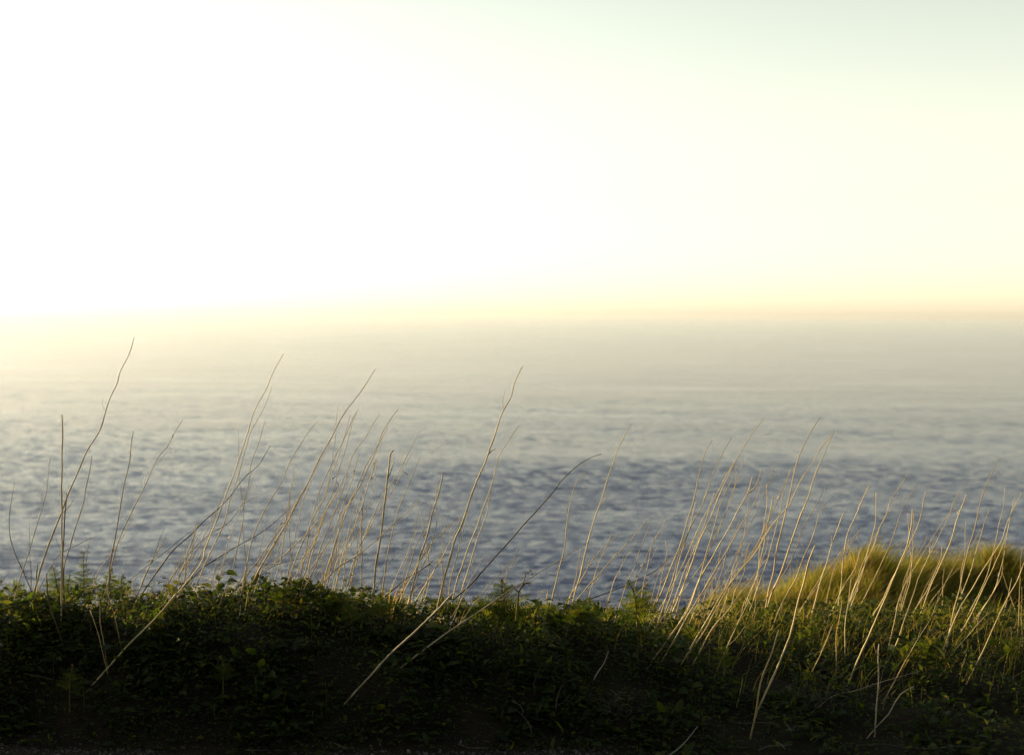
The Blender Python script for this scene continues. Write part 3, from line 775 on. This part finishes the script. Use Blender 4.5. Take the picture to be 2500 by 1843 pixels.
for i, (pts, w, k) in enumerate(STEMS):
    W = stem_points(pts, k.get('back'), k.get('lean'), k.get('front'))
    if k.get('back'): w = w * 1.15 * 5.9 / k['back'] * 1.15
    mat = MATS[k.get('mat')]
    me, b, out, rad = stem_mesh('dry_stem', W, w, mat, k.get('tip', .32))
    tw = k.get('twigs') or []
    husk = rnd.random() < 0.3 and len(out) > 14
    shoot = rnd.random() < 0.32 and len(out) > 16
    if tw or husk or shoot:
        root = empty('dry_stem', b)
        mesh_obj('stalk', me, root)
        for t in tw:
            tp = trace(t)
            # the twig springs from the stalk: take the stalk's depth there
            near = min(out, key=lambda p: (p - at(tp[0][0], tp[0][1], p.y)).length)
            q = [at(px, py, near.y) for px, py in tp]
            q[0] = near
            V, F = [], []
            cp = catmull(q, 0.015)
            tube(V, F, [p - b for p in cp], [0.0026 * (1 - .6 * j / len(cp)) for j in range(len(cp))], 5)
            mesh_obj('side_shoot', mesh_from('side_shoot', V, F, mat, True), root)
        for _ in range(rnd.randint(1, 2) if shoot else 0):
            j = rnd.randint(int(len(out) * .35), int(len(out) * .85))
            tan = (out[j + 1] - out[j - 1]).normalized()
            sd = Vector((rnd.choice([-1, 1]) * rnd.uniform(.35, .8), rnd.uniform(-.5, .5), 0))
            Ls = rnd.uniform(.025, .085)
            q = [out[j], out[j] + (tan + sd) * Ls * .45, out[j] + (tan * 1.15 + sd * .75) * Ls]
            cp = catmull(q, 0.012)
            V, F = [], []
            tube(V, F, [p - b for p in cp], [min(.0022, rad[j] * .6) * (1 - .6 * m / len(cp)) for m in range(len(cp))], 5)
            mesh_obj('side_shoot', mesh_from('side_shoot', V, F, mat, True), root)
        for _ in range(rnd.randint(1, 2) if husk else 0):
            j = rnd.randint(len(out) // 3, len(out) - 4)
            V, F = [], []
            a0 = rnd.uniform(0, 6.28); Lh = rnd.uniform(.012, .03)
            for q in range(6):
                u_ = q / 5
                c = out[j] - b + Vector((math.cos(a0) * Lh * math.sin(u_ * 2.2), math.sin(a0) * Lh * math.sin(u_ * 2.2), -Lh * u_ * 0.8 + 0.004))
                hw = .0028 * math.sin(math.pi * (0.15 + 0.8 * u_))
                V += [c + Vector((-math.sin(a0), math.cos(a0), .4)) * hw, c - Vector((-math.sin(a0), math.cos(a0), .4)) * hw]
                if q: F.append((2 * q - 2, 2 * q - 1, 2 * q + 1, 2 * q))
            mesh_obj('husk', mesh_from('husk', V, F, M_PALE), root)
    else:
        root = mesh_obj('dry_stem', me); root.location = b
    z = zone(pts[-1][0])
    lab = k.get('label')
    if not lab:
        dx, dy = pts[-1][0] - pts[0][0], pts[0][1] - pts[-1][1]
        leanw = 'upright' if abs(dx) < 0.17 * dy else ('leaning' if dx < 0.75 * dy else 'low slanting')
        thick = 'thin' if w < 3.8 else ('sturdy' if w > 5.4 else 'slender')
        colr = 'brown' if k.get('mat') == 'd' else 'straw-coloured'
        lab = '%s %s %s stem, %s %s' % (thick, leanw, colr, ORD[rank[i]], ZONES[z][1])
    tag(root, lab, 'dry stem', 'dry stems growing from the hedge bank')

# ------------------------------------------------------------------ twigs and runners lying on the shaded face
TWIGS = [('N 960,800 920,900 870,970 835,1040', 6, 'p', 'short thick pale stick leaning on the dark bank below the leafy fern'),
         ('N 405,925 370,1010 345,1070 355,1150', 2.6, 'p', 'thin crooked pale twig on the dark bank below the fallen grey stem'),
         ('N 525,1290 535,1190 565,1100 610,1045 685,1030', 3.4, 'p', 'hooped grey runner arching over on the dark bank'),
         ('N 635,1170 590,1220 545,1240', 2.4, 'p', 'small grey twig inside the hooped runner'),
         ('N 165,1205 230,1240 262,1290 255,1315', 3, 'p', 'curled grey tendril hooked downward on the dark bank'),
         ('N 215,1290 270,1340 310,1400 330,1460', 2.6, 'd', 'faint drooping twig below the curled grey tendril'),
         ('N 1690,1415 1620,1500 1560,1570 1500,1620 1450,1652', 6.5, 'p', 'thick pale broken stick at the bottom edge right of the middle'),
         ('N 1940,1370 2040,1390 2145,1385 R 140,1320 310,1330', 2.6, 'p', 'level thin runner at the foot of the lower right bank'),
         ('N 970,1110 1030,1160 1060,1200', 2.6, 'p', 'short slanting twig beside the left grey debris'),
         ('N 320,700 420,660 470,640', 3.4, 'p', 'short pale twig lying below the yellow-green fern tuft, upper of two'),
         ('N 320,795 420,740 530,680', 3.6, 'p', 'short pale twig lying below the yellow-green fern tuft, lower of two'),
         ('R 930,1500 1150,1490 1300,1510 1500,1525 1740,1505 1890,1518', 2.6, 'p', 'long level runner along the foot of the bank at lower right'),
         ('R 170,1540 240,1505 350,1505 430,1495', 4.2, 'p', 'bent pale stalk lying at the bottom edge, lower right'),
         ('R 290,1470 340,1490 375,1530', 2.6, 'p', 'tiny twig crossing the bent pale stalk at the bottom edge'),
         ('R 365,1310 410,1370 425,1400', 3.2, 'p', 'short steep stub above the bent pale stalk at the bottom edge'),
         ('M 0,1610 200,1610', 2.2, 'p', 'thin level stalk at the bottom edge left of the middle'),
         ('M 720,1550 840,1600', 2.4, 'p', 'short sloping stalk at the bottom edge below the bright bare stem'),
         ('M 1740,1560 1820,1590 1970,1590', 2.4, 'p', 'kinked fine stalk at the bottom edge near the middle'),
         ('L 190,985 300,1000 420,1030', 2.2, 'd', 'faint level twig in the dark leaves at lower left'),
         ('P 577,1516 585,1500 587,1475', 2.4, 'p', 'small upright curved twig in the dark leaves left of the middle'),
         ('P 451,1490 466,1480 481,1470', 2.4, 'p', 'tiny grey twig tilted in the dark leaves at left'),
         ('E 1040,1110 1000,1150 940,1190', 2.4, 'd', 'thin brown twig beside the bright green fern frond')]
for t, w, m, lab in TWIGS:
    tp = trace(t)
    q = []
    for px, py in tp:
        P = hit_bank(px, py, 0.085)
        q.append(P)
    # smooth the depths a little so the twig stays a clean curve
    ys_ = [p.y for p in q]
    q = [at(px, py, (ys_[max(i - 1, 0)] + ys_[i] + ys_[min(i + 1, len(q) - 1)]) / 3 - 0.01) for i, (px, py) in enumerate(tp)]
    me, b, _, _ = stem_mesh('dead_twig', q, w * .9, M_GREY if m == 'p' else M_TWIG, 0.55, nodes=False, wob=0.001)
    o = mesh_obj('dead_twig', me); o.location = b
    tag(o, lab, 'twig', 'dead twigs on the shaded bank')

# ------------------------------------------------------------------ young bracken
def pinna_mesh(name, pairs, mat, curl=0.0, seed=0):
    """one pinna along +y, length 1, leaflets either side of a thin rib"""
    r = random.Random(seed)
    V, F = [], []
    def P(t): return Vector((0, t * (1 - 0.25 * curl * t), -0.20 * t * t + 0.5 * curl * t ** 4))
    for i in range(9):
        t = i / 8
        c = P(t); w = .012 * (1 - .7 * t)
        V += [c + Vector((-w, 0, 0.004)), c + Vector((w, 0, 0.004))]
        if i: F.append((2 * i - 2, 2 * i - 1, 2 * i + 1, 2 * i))
    for i in range(pairs):
        t = 0.05 + 0.93 * i / (pairs - 1)
        L = (0.23 * (1 - t) ** 0.7 + 0.05) * r.uniform(.85, 1.15)
        for sd in (-1, 1):
            c = P(t); w = 0.033 * (1 - 0.4 * t) * r.uniform(.85, 1.2)
            dirn = Vector((sd * 0.93, 0.36, r.uniform(-.35, .15))).normalized()
            nrm = Vector((0, 1, 0))
            e = c + dirn * L
            m = c + dirn * L * 0.5 + Vector((0, 0, 0.02))
            k = len(V)
            V += [c - nrm * w, c + nrm * w, m + nrm * w * 1.1, m - nrm * w * 1.0, e + Vector((0, 0.01, -0.03))]
            F += [(k, k + 1, k + 2, k + 3) if sd > 0 else (k + 3, k + 2, k + 1, k), (k + 3, k + 2, k + 4) if sd > 0 else (k + 4, k + 2, k + 3)]
    return mesh_from(name, V, F, mat)
PINNAE = [pinna_mesh('pinna', 10, M_FERN, 0.0, 1), pinna_mesh('pinna', 9, M_FERN, 0.6, 2), pinna_mesh('pinna', 8, M_FERN, 1.2, 3)]
def crozier_mesh(size):
    V, F = [], []
    pts, rad = [], []
    for i in range(26):
        t = i / 25
        a = -0.6 + t * 4.2 * math.pi / 2
        r = size * (1 - 0.72 * t)
        pts.append(Vector((r * math.cos(a) - size, 0.25 * size * t, r * math.sin(a))))
        rad.append(size * 0.30 * (1 - 0.35 * t) * (1.25 if i % 3 == 0 else 0.9))
    tube(V, F, pts, rad, 6)
    return mesh_from('crozier', V, F, M_FSTEM, True)
CROZ = crozier_mesh(0.0065)
def orient(yv, zv):
    y = yv.normalized(); x = y.cross(zv).normalized(); z = x.cross(y)
    return Matrix((x, y, z)).transposed().to_4x4()
def fern(spine, half, pairs, label, group=None, start=0.35, w=4.5, crozier=0, depth=None, curl=1, lift=0.06, extra=0.0, seed=0):
    r = random.Random(seed + 100)
    bx, by = spine[0]
    if depth is None:
        if by > crest_py(bx) + 8: d = hit_bank(bx, by, lift).y - 0.03
        else: d = float(ytop(at(bx, by, 5.9).x)) - 0.06
    else: d = depth
    W = [at(px, py, d + extra * i / (len(spine) - 1)) for i, (px, py) in enumerate(spine)]
    base = W[0].copy()
    g = base.copy(); g.z = Hs(g.x, g.y) - 0.01
    if g.z < base.z: W = [g] + W
    b = W[0].copy()
    root = empty('bracken_fern', b)
    pts = catmull(W, 0.008)
    n = len(pts)
    r0 = w / FPX * d * 0.5
    V, F = [], []
    tube(V, F, [p - b for p in pts], [r0 * (1 - 0.75 * i / n) for i in range(n)], 6)
    stem_o = mesh_obj('stem', mesh_from('stem', V, F, M_FSTEM, True), root)
    i0 = next((i for i, p in enumerate(pts) if (p - base).length < 0.012), 0)
    hm = half * 1.5 / FPX * d
    pairs = int(pairs * 1.6)
    for k in range(pairs):
        u = start + (1 - start) * k / max(1, pairs - 1)
        i = min(n - 2, i0 + int((n - 1 - i0) * u))
        c, tan = pts[i], (pts[i + 1] - pts[max(i - 1, 0)]).normalized()
        f = (k + 0.5) / pairs
        L = hm * (1 - 0.80 * f ** 1.1) * r.uniform(.85, 1.12)
        side = tan.cross(Vector((0, 1, 0))).normalized()
        for sd in (-1, 1):
            yv = (side * sd + tan * r.uniform(.15, .5) + Vector((0, r.uniform(-.55, .55), r.uniform(-.25, .1)))).normalized()
            zv = Vector((r.uniform(-.5, .5), -0.8, r.uniform(.1, .8)))
            M = Matrix.Translation(c - b) @ orient(yv, zv) @ Matrix.Scale(L, 4)
            mesh_obj('pinna', r.choice(PINNAE[:2] if f < .6 or curl == 0 else PINNAE[1:]), root, M)
    for k in range(crozier):
        c = pts[-1] - b + Vector((r.uniform(-.012, .012), r.uniform(-.01, .01), r.uniform(-.01, .006))) * (k > 0)
        M = Matrix.Translation(c) @ Matrix.Rotation(r.uniform(-.6, .6), 4, 'Z') @ Matrix.Rotation(r.uniform(-.5, .5), 4, 'Y') @ Matrix.Scale(r.uniform(.7, 1.1) * (-1 if r.random() < .5 else 1), 4, Vector((1, 0, 0)))
        mesh_obj('crozier', CROZ, stem_o, M)
    tag(root, label, 'fern', group or 'young bracken ferns on the bank')
    return root
FERNS = [
    ([(206, 1448), (205, 1415), (204, 1380), (203, 1350)], 26, 8, 'upright cone-shaped young fern topping the bank at far left', dict(start=.1, crozier=2)),
    ([(142, 1452), (137, 1420), (130, 1384)], 34, 7, 'bushy yellow-green fern behind the straight upright stem', dict(start=.05, crozier=1)),
    ([(168, 1452), (166, 1425), (172, 1400)], 30, 6, 'low fern between the cone-shaped fern and the straight upright stem', dict(start=.05)),
    ([(268, 1452), (268, 1425), (270, 1392)], 34, 7, 'bushy fern with rusty curled tips right of the cone-shaped fern', dict(start=.05, crozier=3)),
    ([(300, 1450), (296, 1430), (298, 1406)], 24, 5, 'small fern with one round bud beside the rusty-tipped fern', dict(start=.1, crozier=1)),
    ([(30, 1446), (44, 1432), (62, 1426)], 24, 5, 'flat spreading fern at the far left edge of the bank top', dict(start=.2)),
    ([(1236, 1512), (1234, 1475), (1226, 1440), (1228, 1418)], 58, 9, 'broad lacy dark fern left of the forked unfurling fern', dict(start=.05, crozier=3, w=5)),
    ([(1180, 1500), (1172, 1478), (1160, 1458)], 44, 7, 'feathery dark fern at the foot of the tallest middle stem', dict(start=.05, crozier=1)),
    ([(1118, 1500), (1122, 1475), (1128, 1462)], 40, 6, 'low dark fern with beaded tips above the bright bare stem', dict(start=.1, crozier=2)),
    ([(1072, 1492), (1076, 1470), (1082, 1456)], 36, 6, 'low dark fern left of the thick broken end', dict(start=.1, crozier=2)),
    ([(1556, 1563), (1555, 1515), (1551, 1465), (1545, 1440), (1535, 1421)], 42, 8, 'tall leafy fern on a bare yellow stalk right of the middle', dict(start=.42, crozier=3, w=6, extra=-.05)),
    ([(1578, 1500), (1576, 1465), (1574, 1428)], 34, 6, 'fern crowding behind the tall leafy fern on the yellow stalk', dict(start=.2, crozier=2)),
    ([(1414, 1512), (1418, 1490), (1430, 1470)], 34, 7, 'yellow-green fern tuft left of the tall leafy fern', dict(start=.05)),
    ([(1443, 1508), (1440, 1488), (1436, 1466)], 26, 5, 'small bright fern touching the yellow-green fern tuft', dict(start=.05, crozier=1)),
    ([(1992, 1546), (1962, 1560), (1934, 1590), (1926, 1622), (1937, 1658)], 24, 10, 'drooping bright frond arching down the right bank', dict(start=.1, curl=0)),
    ([(2262, 1604), (2270, 1580), (2284, 1552)], 36, 7, 'bright green backlit fern frond low on the right bank', dict(start=.1, curl=0)),
    ([(2205, 1606), (2215, 1590), (2236, 1562)], 22, 5, 'small fern left of the bright green backlit frond', dict(start=.1)),
    ([(1768, 1640), (1766, 1600), (1758, 1550)], 26, 7, 'dim upright fern between stems below the right-hand thicket', dict(start=.3)),
    ([(885, 1478), (886, 1458), (889, 1440)], 12, 3, 'single curled golden fiddlehead left of the middle', dict(start=.5, crozier=2, w=5)),
    ([(820, 1490), (836, 1468), (846, 1448)], 40, 7, 'light green soft fern frond left of the golden fiddlehead', dict(start=.05, curl=0)),
    ([(858, 1510), (846, 1490), (838, 1478)], 26, 5, 'small hanging green frond below the soft light fern', dict(start=.1, curl=0)),
    ([(930, 1490), (920, 1470), (912, 1450)], 32, 6, 'yellowish fern right of the golden fiddlehead', dict(start=.1, crozier=1)),
    ([(1340, 1508), (1338, 1490), (1342, 1468)], 30, 6, 'fern behind the short snapped stub', dict(start=.1)),
    ([(390, 1528), (372, 1508), (340, 1500)], 28, 6, 'faint fern frond in the dark leaves below the bushy left ferns', dict(start=.1)),
    ([(545, 1650), (548, 1628), (540, 1606)], 26, 6, 'dim fern sprout low in the dark leaves at left', dict(start=.1, crozier=1)),
    ([(170, 1668), (172, 1648), (178, 1626)], 24, 5, 'dim curled fern low in the dark leaves at far left', dict(start=.1, crozier=1)),
    ([(2460, 1600), (2470, 1580), (2482, 1556)], 26, 5, 'dim fern at the right edge of the bank', dict(start=.1)),
    ([(1690, 1560), (1680, 1540), (1664, 1524)], 24, 5, 'small fern at the feet of the right-hand thicket', dict(start=.1)),
    ([(690, 1462), (694, 1444), (702, 1424)], 26, 5, 'small ragged fern under the very tall sweeping stem', dict(start=.1)),
    ([(985, 1486), (978, 1466), (970, 1452)], 26, 5, 'dark fern right of the yellowish fern', dict(start=.1)),
]
for i, (sp, half, pairs, lab, kw) in enumerate(FERNS):
    fern(sp, half, pairs, lab, seed=i, **kw)

# the forked unfurling fern
def forked_fern():
    d = float(ytop(at(1262, 1500, 5.9).x)) - 0.08
    base = at(1262, 1505, d); base.z = Hs(base.x, base.y) - .01
    root = empty('bracken_fern', base)
    def limb(name, pp, w0, w1):
        q = catmull([at(px, py, d) for px, py in pp], 0.006)
        V, F = [], []
        n = len(q)
        tube(V, F, [p - base for p in q], [(w0 + (w1 - w0) * i / n) / FPX * d * .5 for i in range(n)], 7)
        return mesh_obj(name, mesh_from(name, V, F, M_FSTEM, True), root)
    limb('stem', [(1260, 1515), (1263, 1480), (1266, 1446)], 6, 5.5)
    a = limb('branch', [(1266, 1446), (1273, 1432), (1282, 1424), (1292, 1422)], 5.5, 4)
    limb('branch', [(1275, 1430), (1280, 1414), (1284, 1398)], 3.5, 2.5)
    limb('branch', [(1266, 1446), (1257, 1437), (1248, 1424)], 3.5, 2.2)
    r = random.Random(3)
    for px, py, sc in ((1296, 1423, .9), (1289, 1424, .7), (1284, 1397, .6), (1291, 1399, .6), (1297, 1394, .7), (1300, 1401, .6), (1277, 1409, .5), (1246, 1421, .5)):
        M = Matrix.Translation(at(px, py, d - .004) - base) @ Matrix.Rotation(r.uniform(-.8, .8), 4, 'Y') @ Matrix.Scale(sc, 4)
        mesh_obj('crozier', CROZ, a, M)
    tag(root, 'forked unfurling fern with curled brown tips above the bank in the middle', 'fern', 'young bracken ferns on the bank')
forked_fern()

# ------------------------------------------------------------------ leafy sprigs: each leaf an object
def leaf_me(seed, w):
    V, F = leaf_template(1, w)
    r = np.random.default_rng(seed)
    V = V + r.normal(0, .012, V.shape) * np.array([1, .4, 1])
    return mesh_np('leaf', V, F, M_LEAF)
LEAVES = [leaf_me(1, .34), leaf_me(2, .40), leaf_me(3, .30), leaf_me(4, .46)]
def sprig(px, py, hpx, nleaf, lpx, label, group, seed, on_face=False, spread=0.5, dback=None):
    r = random.Random(seed)
    if on_face: P = hit_bank(px, py, 0.05)
    else:
        d = float(ytop(at(px, py, 5.9).x)) + (r.uniform(-.05, .30) if dback is None else dback)
        P = at(px, py, d)
    P.z = Hs(P.x, P.y)
    d = P.y
    top_z = at(px, py - hpx, d).z if not on_face else P.z + hpx / FPX * d
    h = max(0.03, top_z - P.z)
    root = empty('leafy_sprig', P)
    bend = Vector((r.uniform(-.3, .6), r.uniform(-.4, .2), 0)) * h * 0.6
    pts = [Vector((0, 0, -.01)), Vector((bend.x * .2, bend.y * .2, h * .5)), Vector((bend.x, bend.y, h))]
    q = catmull(pts, 0.012)
    V, F = [], []
    n = len(q)
    tube(V, F, q, [.0018 * (1 - .6 * i / n) for i in range(n)], 5)
    mesh_obj('stem', mesh_from('stem', V, F, M_FSTEM, True), root)
    for k in range(nleaf):
        t = 0.30 + 0.70 * (k + r.random() * .5) / nleaf
        c = q[min(n - 1, int(t * (n - 1)))]
        a = k * 2.4 + r.uniform(-.5, .5)
        yv = Vector((math.cos(a), math.sin(a), r.uniform(-.25, .75)))
        L = lpx * r.uniform(.6, 1.15) / FPX * d
        off = Vector((math.cos(a), math.sin(a), 0)) * r.uniform(0, spread) * L
        M = Matrix.Translation(c + off) @ orient(yv, Vector((r.uniform(-.5, .5), r.uniform(-.6, .2), 1))) @ Matrix.Scale(L, 4)
        mesh_obj('leaf', r.choice(LEAVES), root, M)
    tag(root, label, 'sprig', group)
special = [(516, 1440, 50, 9, 42, 'big ragged dark leaves on a yellow stalk left of the middle thicket'),
           (645, 1440, 50, 12, 26, 'dark bushy leaf clump sticking up in the left thicket'),
           (348, 1440, 26, 9, 28, 'dark spreading leaf clump right of the bushy left ferns'),
           (884, 1446, 26, 6, 24, 'dark lobed leaf cluster above the golden fiddlehead'),
           (1310, 1474, 18, 6, 24, 'small leafy sprig between the forked fern and the snapped stub'),
           (1370, 1478, 26, 6, 22, 'pale-tipped sprig right of the snapped stub'),
           (430, 1438, 20, 6, 24, 'single green leaf tuft beside a yellow leaf, left of the big ragged leaves')]
for i, (px, py, h, nl, lp, lab) in enumerate(special):
    sprig(px, py, h, nl, lp, lab, 'leafy sprigs along the bank top', 900 + i, dback=.02)
MARKS = [(-99, 'the far-left edge of the picture'), (137, 'the bushy fern behind the straight stem'), (204, 'the cone-shaped fern'), (268, 'the rusty-tipped fern'), (348, 'the dark spreading leaf clump'),
         (516, 'the big ragged leaves'), (645, 'the dark bushy leaf clump'), (778, 'the broad green grass blade'), (887, 'the golden fiddlehead'), (1000, 'the stout blunt stem'), (1078, 'the bright bare broken stem'),
         (1172, 'the feathery dark fern'), (1265, 'the forked unfurling fern'), (1338, 'the snapped stub'), (1425, 'the yellow-green fern tuft'), (1552, 'the tall leafy fern'), (1700, 'the feet of the right-hand thicket'),
         (1880, 'the clean-cut pale stem'), (2050, 'the brightest thick stem'), (2250, 'the slender S-curved stem'), (2430, 'the right peak of the mound')]
row = [(px + rnd.uniform(-14, 14)) for px in range(-20, 2540, 34)]
cnt = {}
for k, pxj in enumerate(row):
    mk = [m for m in MARKS if m[0] < pxj][-1][1]
    cnt[mk] = cnt.get(mk, 0) + 1
    sprig(pxj, crest_py(pxj) + 4, rnd.choice([-6, 0, 8, 18, 34]), rnd.randint(4, 8), rnd.uniform(11, 22), '%s leafy sprig right of %s, bank top' % (NTH[cnt[mk] - 1], mk), 'leafy sprigs along the bank top', k)
def face_sprigs(n, x0, x1, yr, hr, lr, what, group, seed):
    P = sorted((rnd.uniform(x0, x1), rnd.random()) for _ in range(n))
    cnt = {}
    for j, (px, v) in enumerate(P):
        py = yr(px, v)
        mk = [m for m in MARKS if m[0] < px][-1][1]
        cnt[mk] = cnt.get(mk, 0) + 1
        sprig(px, py, rnd.uniform(*hr), rnd.randint(5, 9), rnd.uniform(*lr), '%s %s, below and right of %s' % (NTH[cnt[mk] - 1], what, mk), group, seed + j, True)
face_sprigs(46, 1250, 2490, lambda px, v: crest_py(px) + 25 + 125 * v, (18, 45), (11, 20), 'small sunlit sprig', 'sprigs on the right face', 300)
face_sprigs(40, 10, 1300, lambda px, v: 1490 + 250 * v, (25, 60), (18, 32), 'dim broad-leaved sprig', 'sprigs on the dark left face', 400)
face_sprigs(20, 1300, 2480, lambda px, v: 1650 + 120 * v, (25, 50), (16, 28), 'dim broad-leaved low sprig', 'sprigs on the dark lower right', 500)

# ------------------------------------------------------------------ grass clumps with separate blades
def blade_me(L, w, bx, by):
    V, F = [], []
    for i in range(7):
        t = i / 6
        c = Vector((bx * t * t, by * t * t, L * (t - .12 * t * t)))
        hw = w * .5 * (1 - t ** 2.2) + .0002
        V += [c + Vector((-hw, 0, 0)), c + Vector((0, hw * .5, 0)), c + Vector((hw, 0, 0))]
        if i:
            a = 3 * i
            F += [(a - 3, a - 2, a + 1, a), (a - 2, a - 1, a + 2, a + 1)]
    return mesh_from('blade', V, F, M_GRASS, True)
def clump(px, py, hpx, nb, wmm, label, seed, face=False, back=0.05):
    r = random.Random(seed)
    if face: P = hit_bank(px, py, 0.04)
    else: P = at(px, py, float(ytop(at(px, py, 5.9).x)) + back)
    top = at(px, py - hpx, P.y).z
    P.z = Hs(P.x, P.y) - .005
    root = empty('grass_clump', P)
    L = max(.05, top - P.z)
    for k in range(nb):
        l = L * r.uniform(.55, 1.0) if k else L
        o = mesh_obj('blade', blade_me(l, wmm / 1000 * r.uniform(.7, 1.1), l * r.uniform(-.1, .45), l * r.uniform(-.25, .25)), root)
        o.location = (r.uniform(-.015, .015), r.uniform(-.015, .015), 0); o.rotation_euler = (0, 0, r.uniform(-.9, .9))
    tag(root, label, 'grass', 'grass clumps on the bank')
for i, a in enumerate([(778, 1432, 48, 3, 11, 'broad green grass blade standing in the dense left thicket'),
                       (1296, 1498, 36, 3, 9, 'green grass blades right of the forked unfurling fern'),
                       (948, 1470, 74, 4, 5, 'narrow yellow-green blades left of the stout blunt stem'),
                       (1880, 1500, 40, 5, 6, 'sunlit yellow grass clump left of the stout pale cut stem'),
                       (1965, 1505, 46, 6, 6, 'sunlit grass clump where mound and bank meet'),
                       (2048, 1500, 40, 6, 6, 'sunlit grass clump under the left half of the mound'),
                       (2122, 1495, 60, 6, 6, 'tall yellow grass clump behind the brightest thick stem'),
                       (2255, 1490, 50, 7, 7, 'straw and green grass clump under the middle of the mound'),
                       (2330, 1492, 36, 6, 6, 'short grass clump under the right half of the mound'),
                       (2436, 1490, 60, 6, 6, 'tall grass clump near the right edge of the bank top'),
                       (1478, 1490, 40, 6, 5, 'straw grass clump left of the tall leafy fern'),
                       (1700, 1492, 44, 7, 5, 'dry grass clump at the feet of the right-hand thicket'),
                       (1790, 1488, 36, 6, 5, 'yellow grass clump right of the thicket feet'),
                       (90, 1440, 30, 4, 5, 'thin grass clump at the foot of the tallest stem')]):
    clump(*a, 700 + i)
# fine twigs tangled at the feet of the thickets
tcnt = {}
for j, px in enumerate(sorted(rnd.choice([rnd.uniform(540, 1150), rnd.uniform(1550, 1850), rnd.uniform(250, 560)]) for _ in range(44))):
    py = crest_py(px) - rnd.uniform(-5, 40)
    d = float(ytop(at(px, py, 5.9).x)) + rnd.uniform(-.02, .4)
    L = rnd.uniform(40, 130); a = rnd.uniform(-.5, .9)
    q = [at(px + L * t * math.cos(a) , py - L * t * math.sin(a) + 18 * math.sin(t * 3 + j), d + .1 * t * rnd.uniform(-1, 1)) for t in (0, .3, .6, 1)]
    q[0].z = min(q[0].z, Hs(q[0].x, q[0].y) + .05)
    me, b, _, _ = stem_mesh('fine_twig', q, rnd.uniform(1.6, 2.8), rnd.choice([M_TWIG, M_STEM]), .4, nodes=False)
    o = mesh_obj('fine_twig', me); o.location = b
    mk = [m for m in MARKS if m[0] < px][-1][1]
    tcnt[mk] = tcnt.get(mk, 0) + 1
    lab = '%s hair-thin twig tangled right of %s' % (NTH[tcnt[mk] - 1], mk)
    tag(o, lab, 'twig', 'fine twigs tangled among the stems')

# ------------------------------------------------------------------ pale dried tangles on the shaded face
def tangle(px, py, rx, ry, n, label, seed):
    r = random.Random(seed)
    V, F = [], []
    P = hit_bank(px, py, 0.06)
    for _ in range(n):
        a, b_ = r.gauss(0, .5) * rx, r.gauss(0, .5) * ry
        c = hit_bank(px + a, py + b_, 0.045 + r.random() * .03) - P
        th = r.uniform(0, 6.28); L = r.uniform(.01, .045); cv = r.uniform(-2.5, 2.5)
        pts = [c + Vector((math.cos(th + cv * t) * L * t, r.uniform(-.004, .004), math.sin(th + cv * t) * L * t)) for t in (0, .25, .5, .75, 1)]
        tube(V, F, pts, [.0009, .001, .0009, .0008, .0005], 4)
    o = mesh_obj('dried_tangle', mesh_from('dried_tangle', V, F, M_GREY, True)); o.location = P
    tag(o, label, 'dead plant', 'pale dried tangles on the shaded bank', kind='stuff')
tangle(2005, 1690, 75, 60, 80, 'pale grey dried tangle on the dark bank at lower right', 1)
tangle(1500, 1725, 60, 35, 50, 'pale grey dried tangle on the dark bank near the bottom middle', 2)

# ------------------------------------------------------------------ tussocks standing out on the mound
def tussock(px, py, dd, nb, hh, label, seed):
    g = np.random.default_rng(seed)
    d = yridge_px(px) + dd
    P = at(px, py, d); P.z = Hs(P.x, P.y)
    n = nb
    ang = g.uniform(0, 6.28, n); rr = np.abs(g.normal(0, .05, n))
    x, y = rr * np.cos(ang), rr * np.sin(ang)
    lean = np.stack([x * 3.5 + g.normal(.25, .3, n), y * 3.5 + g.normal(0, .3, n)], 1)
    L = g.uniform(.6, 1.1, n) * hh
    me = blade_mesh('grass_tussock', x, y, np.zeros(n) - .02, L, lean, M_GRASS, .006, .6, np.clip(g.normal(.45, .25, n), 0, .99))
    o = mesh_obj('grass_tussock', me); o.location = P
    tag(o, label, 'grass tussock', 'grass tussocks on the mound')
for i, a in enumerate([(2115, 1352, 0, 420, .24, 'golden grass tussock crowning the left peak of the mound'), (2422, 1340, 0, 420, .26, 'green grass tussock crowning the right peak of the mound'),
                       (1995, 1392, -.2, 330, .22, 'yellow grass tussock on the left shoulder of the mound'), (1905, 1424, -.2, 300, .2, 'grass tussock halfway up the left flank of the mound'),
                       (1810, 1455, -.3, 280, .2, 'lowest grass tussock at the left foot of the mound'), (2060, 1400, -.7, 320, .2, 'orange-yellow grass tussock on the near side below the left peak'),
                       (2340, 1372, -.1, 320, .2, 'grass tussock just left of the right peak of the mound'), (2250, 1378, .1, 300, .2, 'grass tussock in the saddle of the mound'),
                       (2485, 1365, -.1, 300, .2, 'grass tussock right of the right peak at the edge')]):
    tussock(*a, 50 + i)
for i, px in enumerate(range(1770, 2500, 38)):
    pj = px + rnd.uniform(-12, 12)
    py = float(np.interp(pj, [m[0] for m in MOUND], [m[1] for m in MOUND]))
    tussock(pj, py + 5, rnd.uniform(-.9, .15), rnd.randint(90, 170), rnd.uniform(.14, .27), 'small wispy tussock on the mound, %s from the left' % NTH[i], 80 + i)
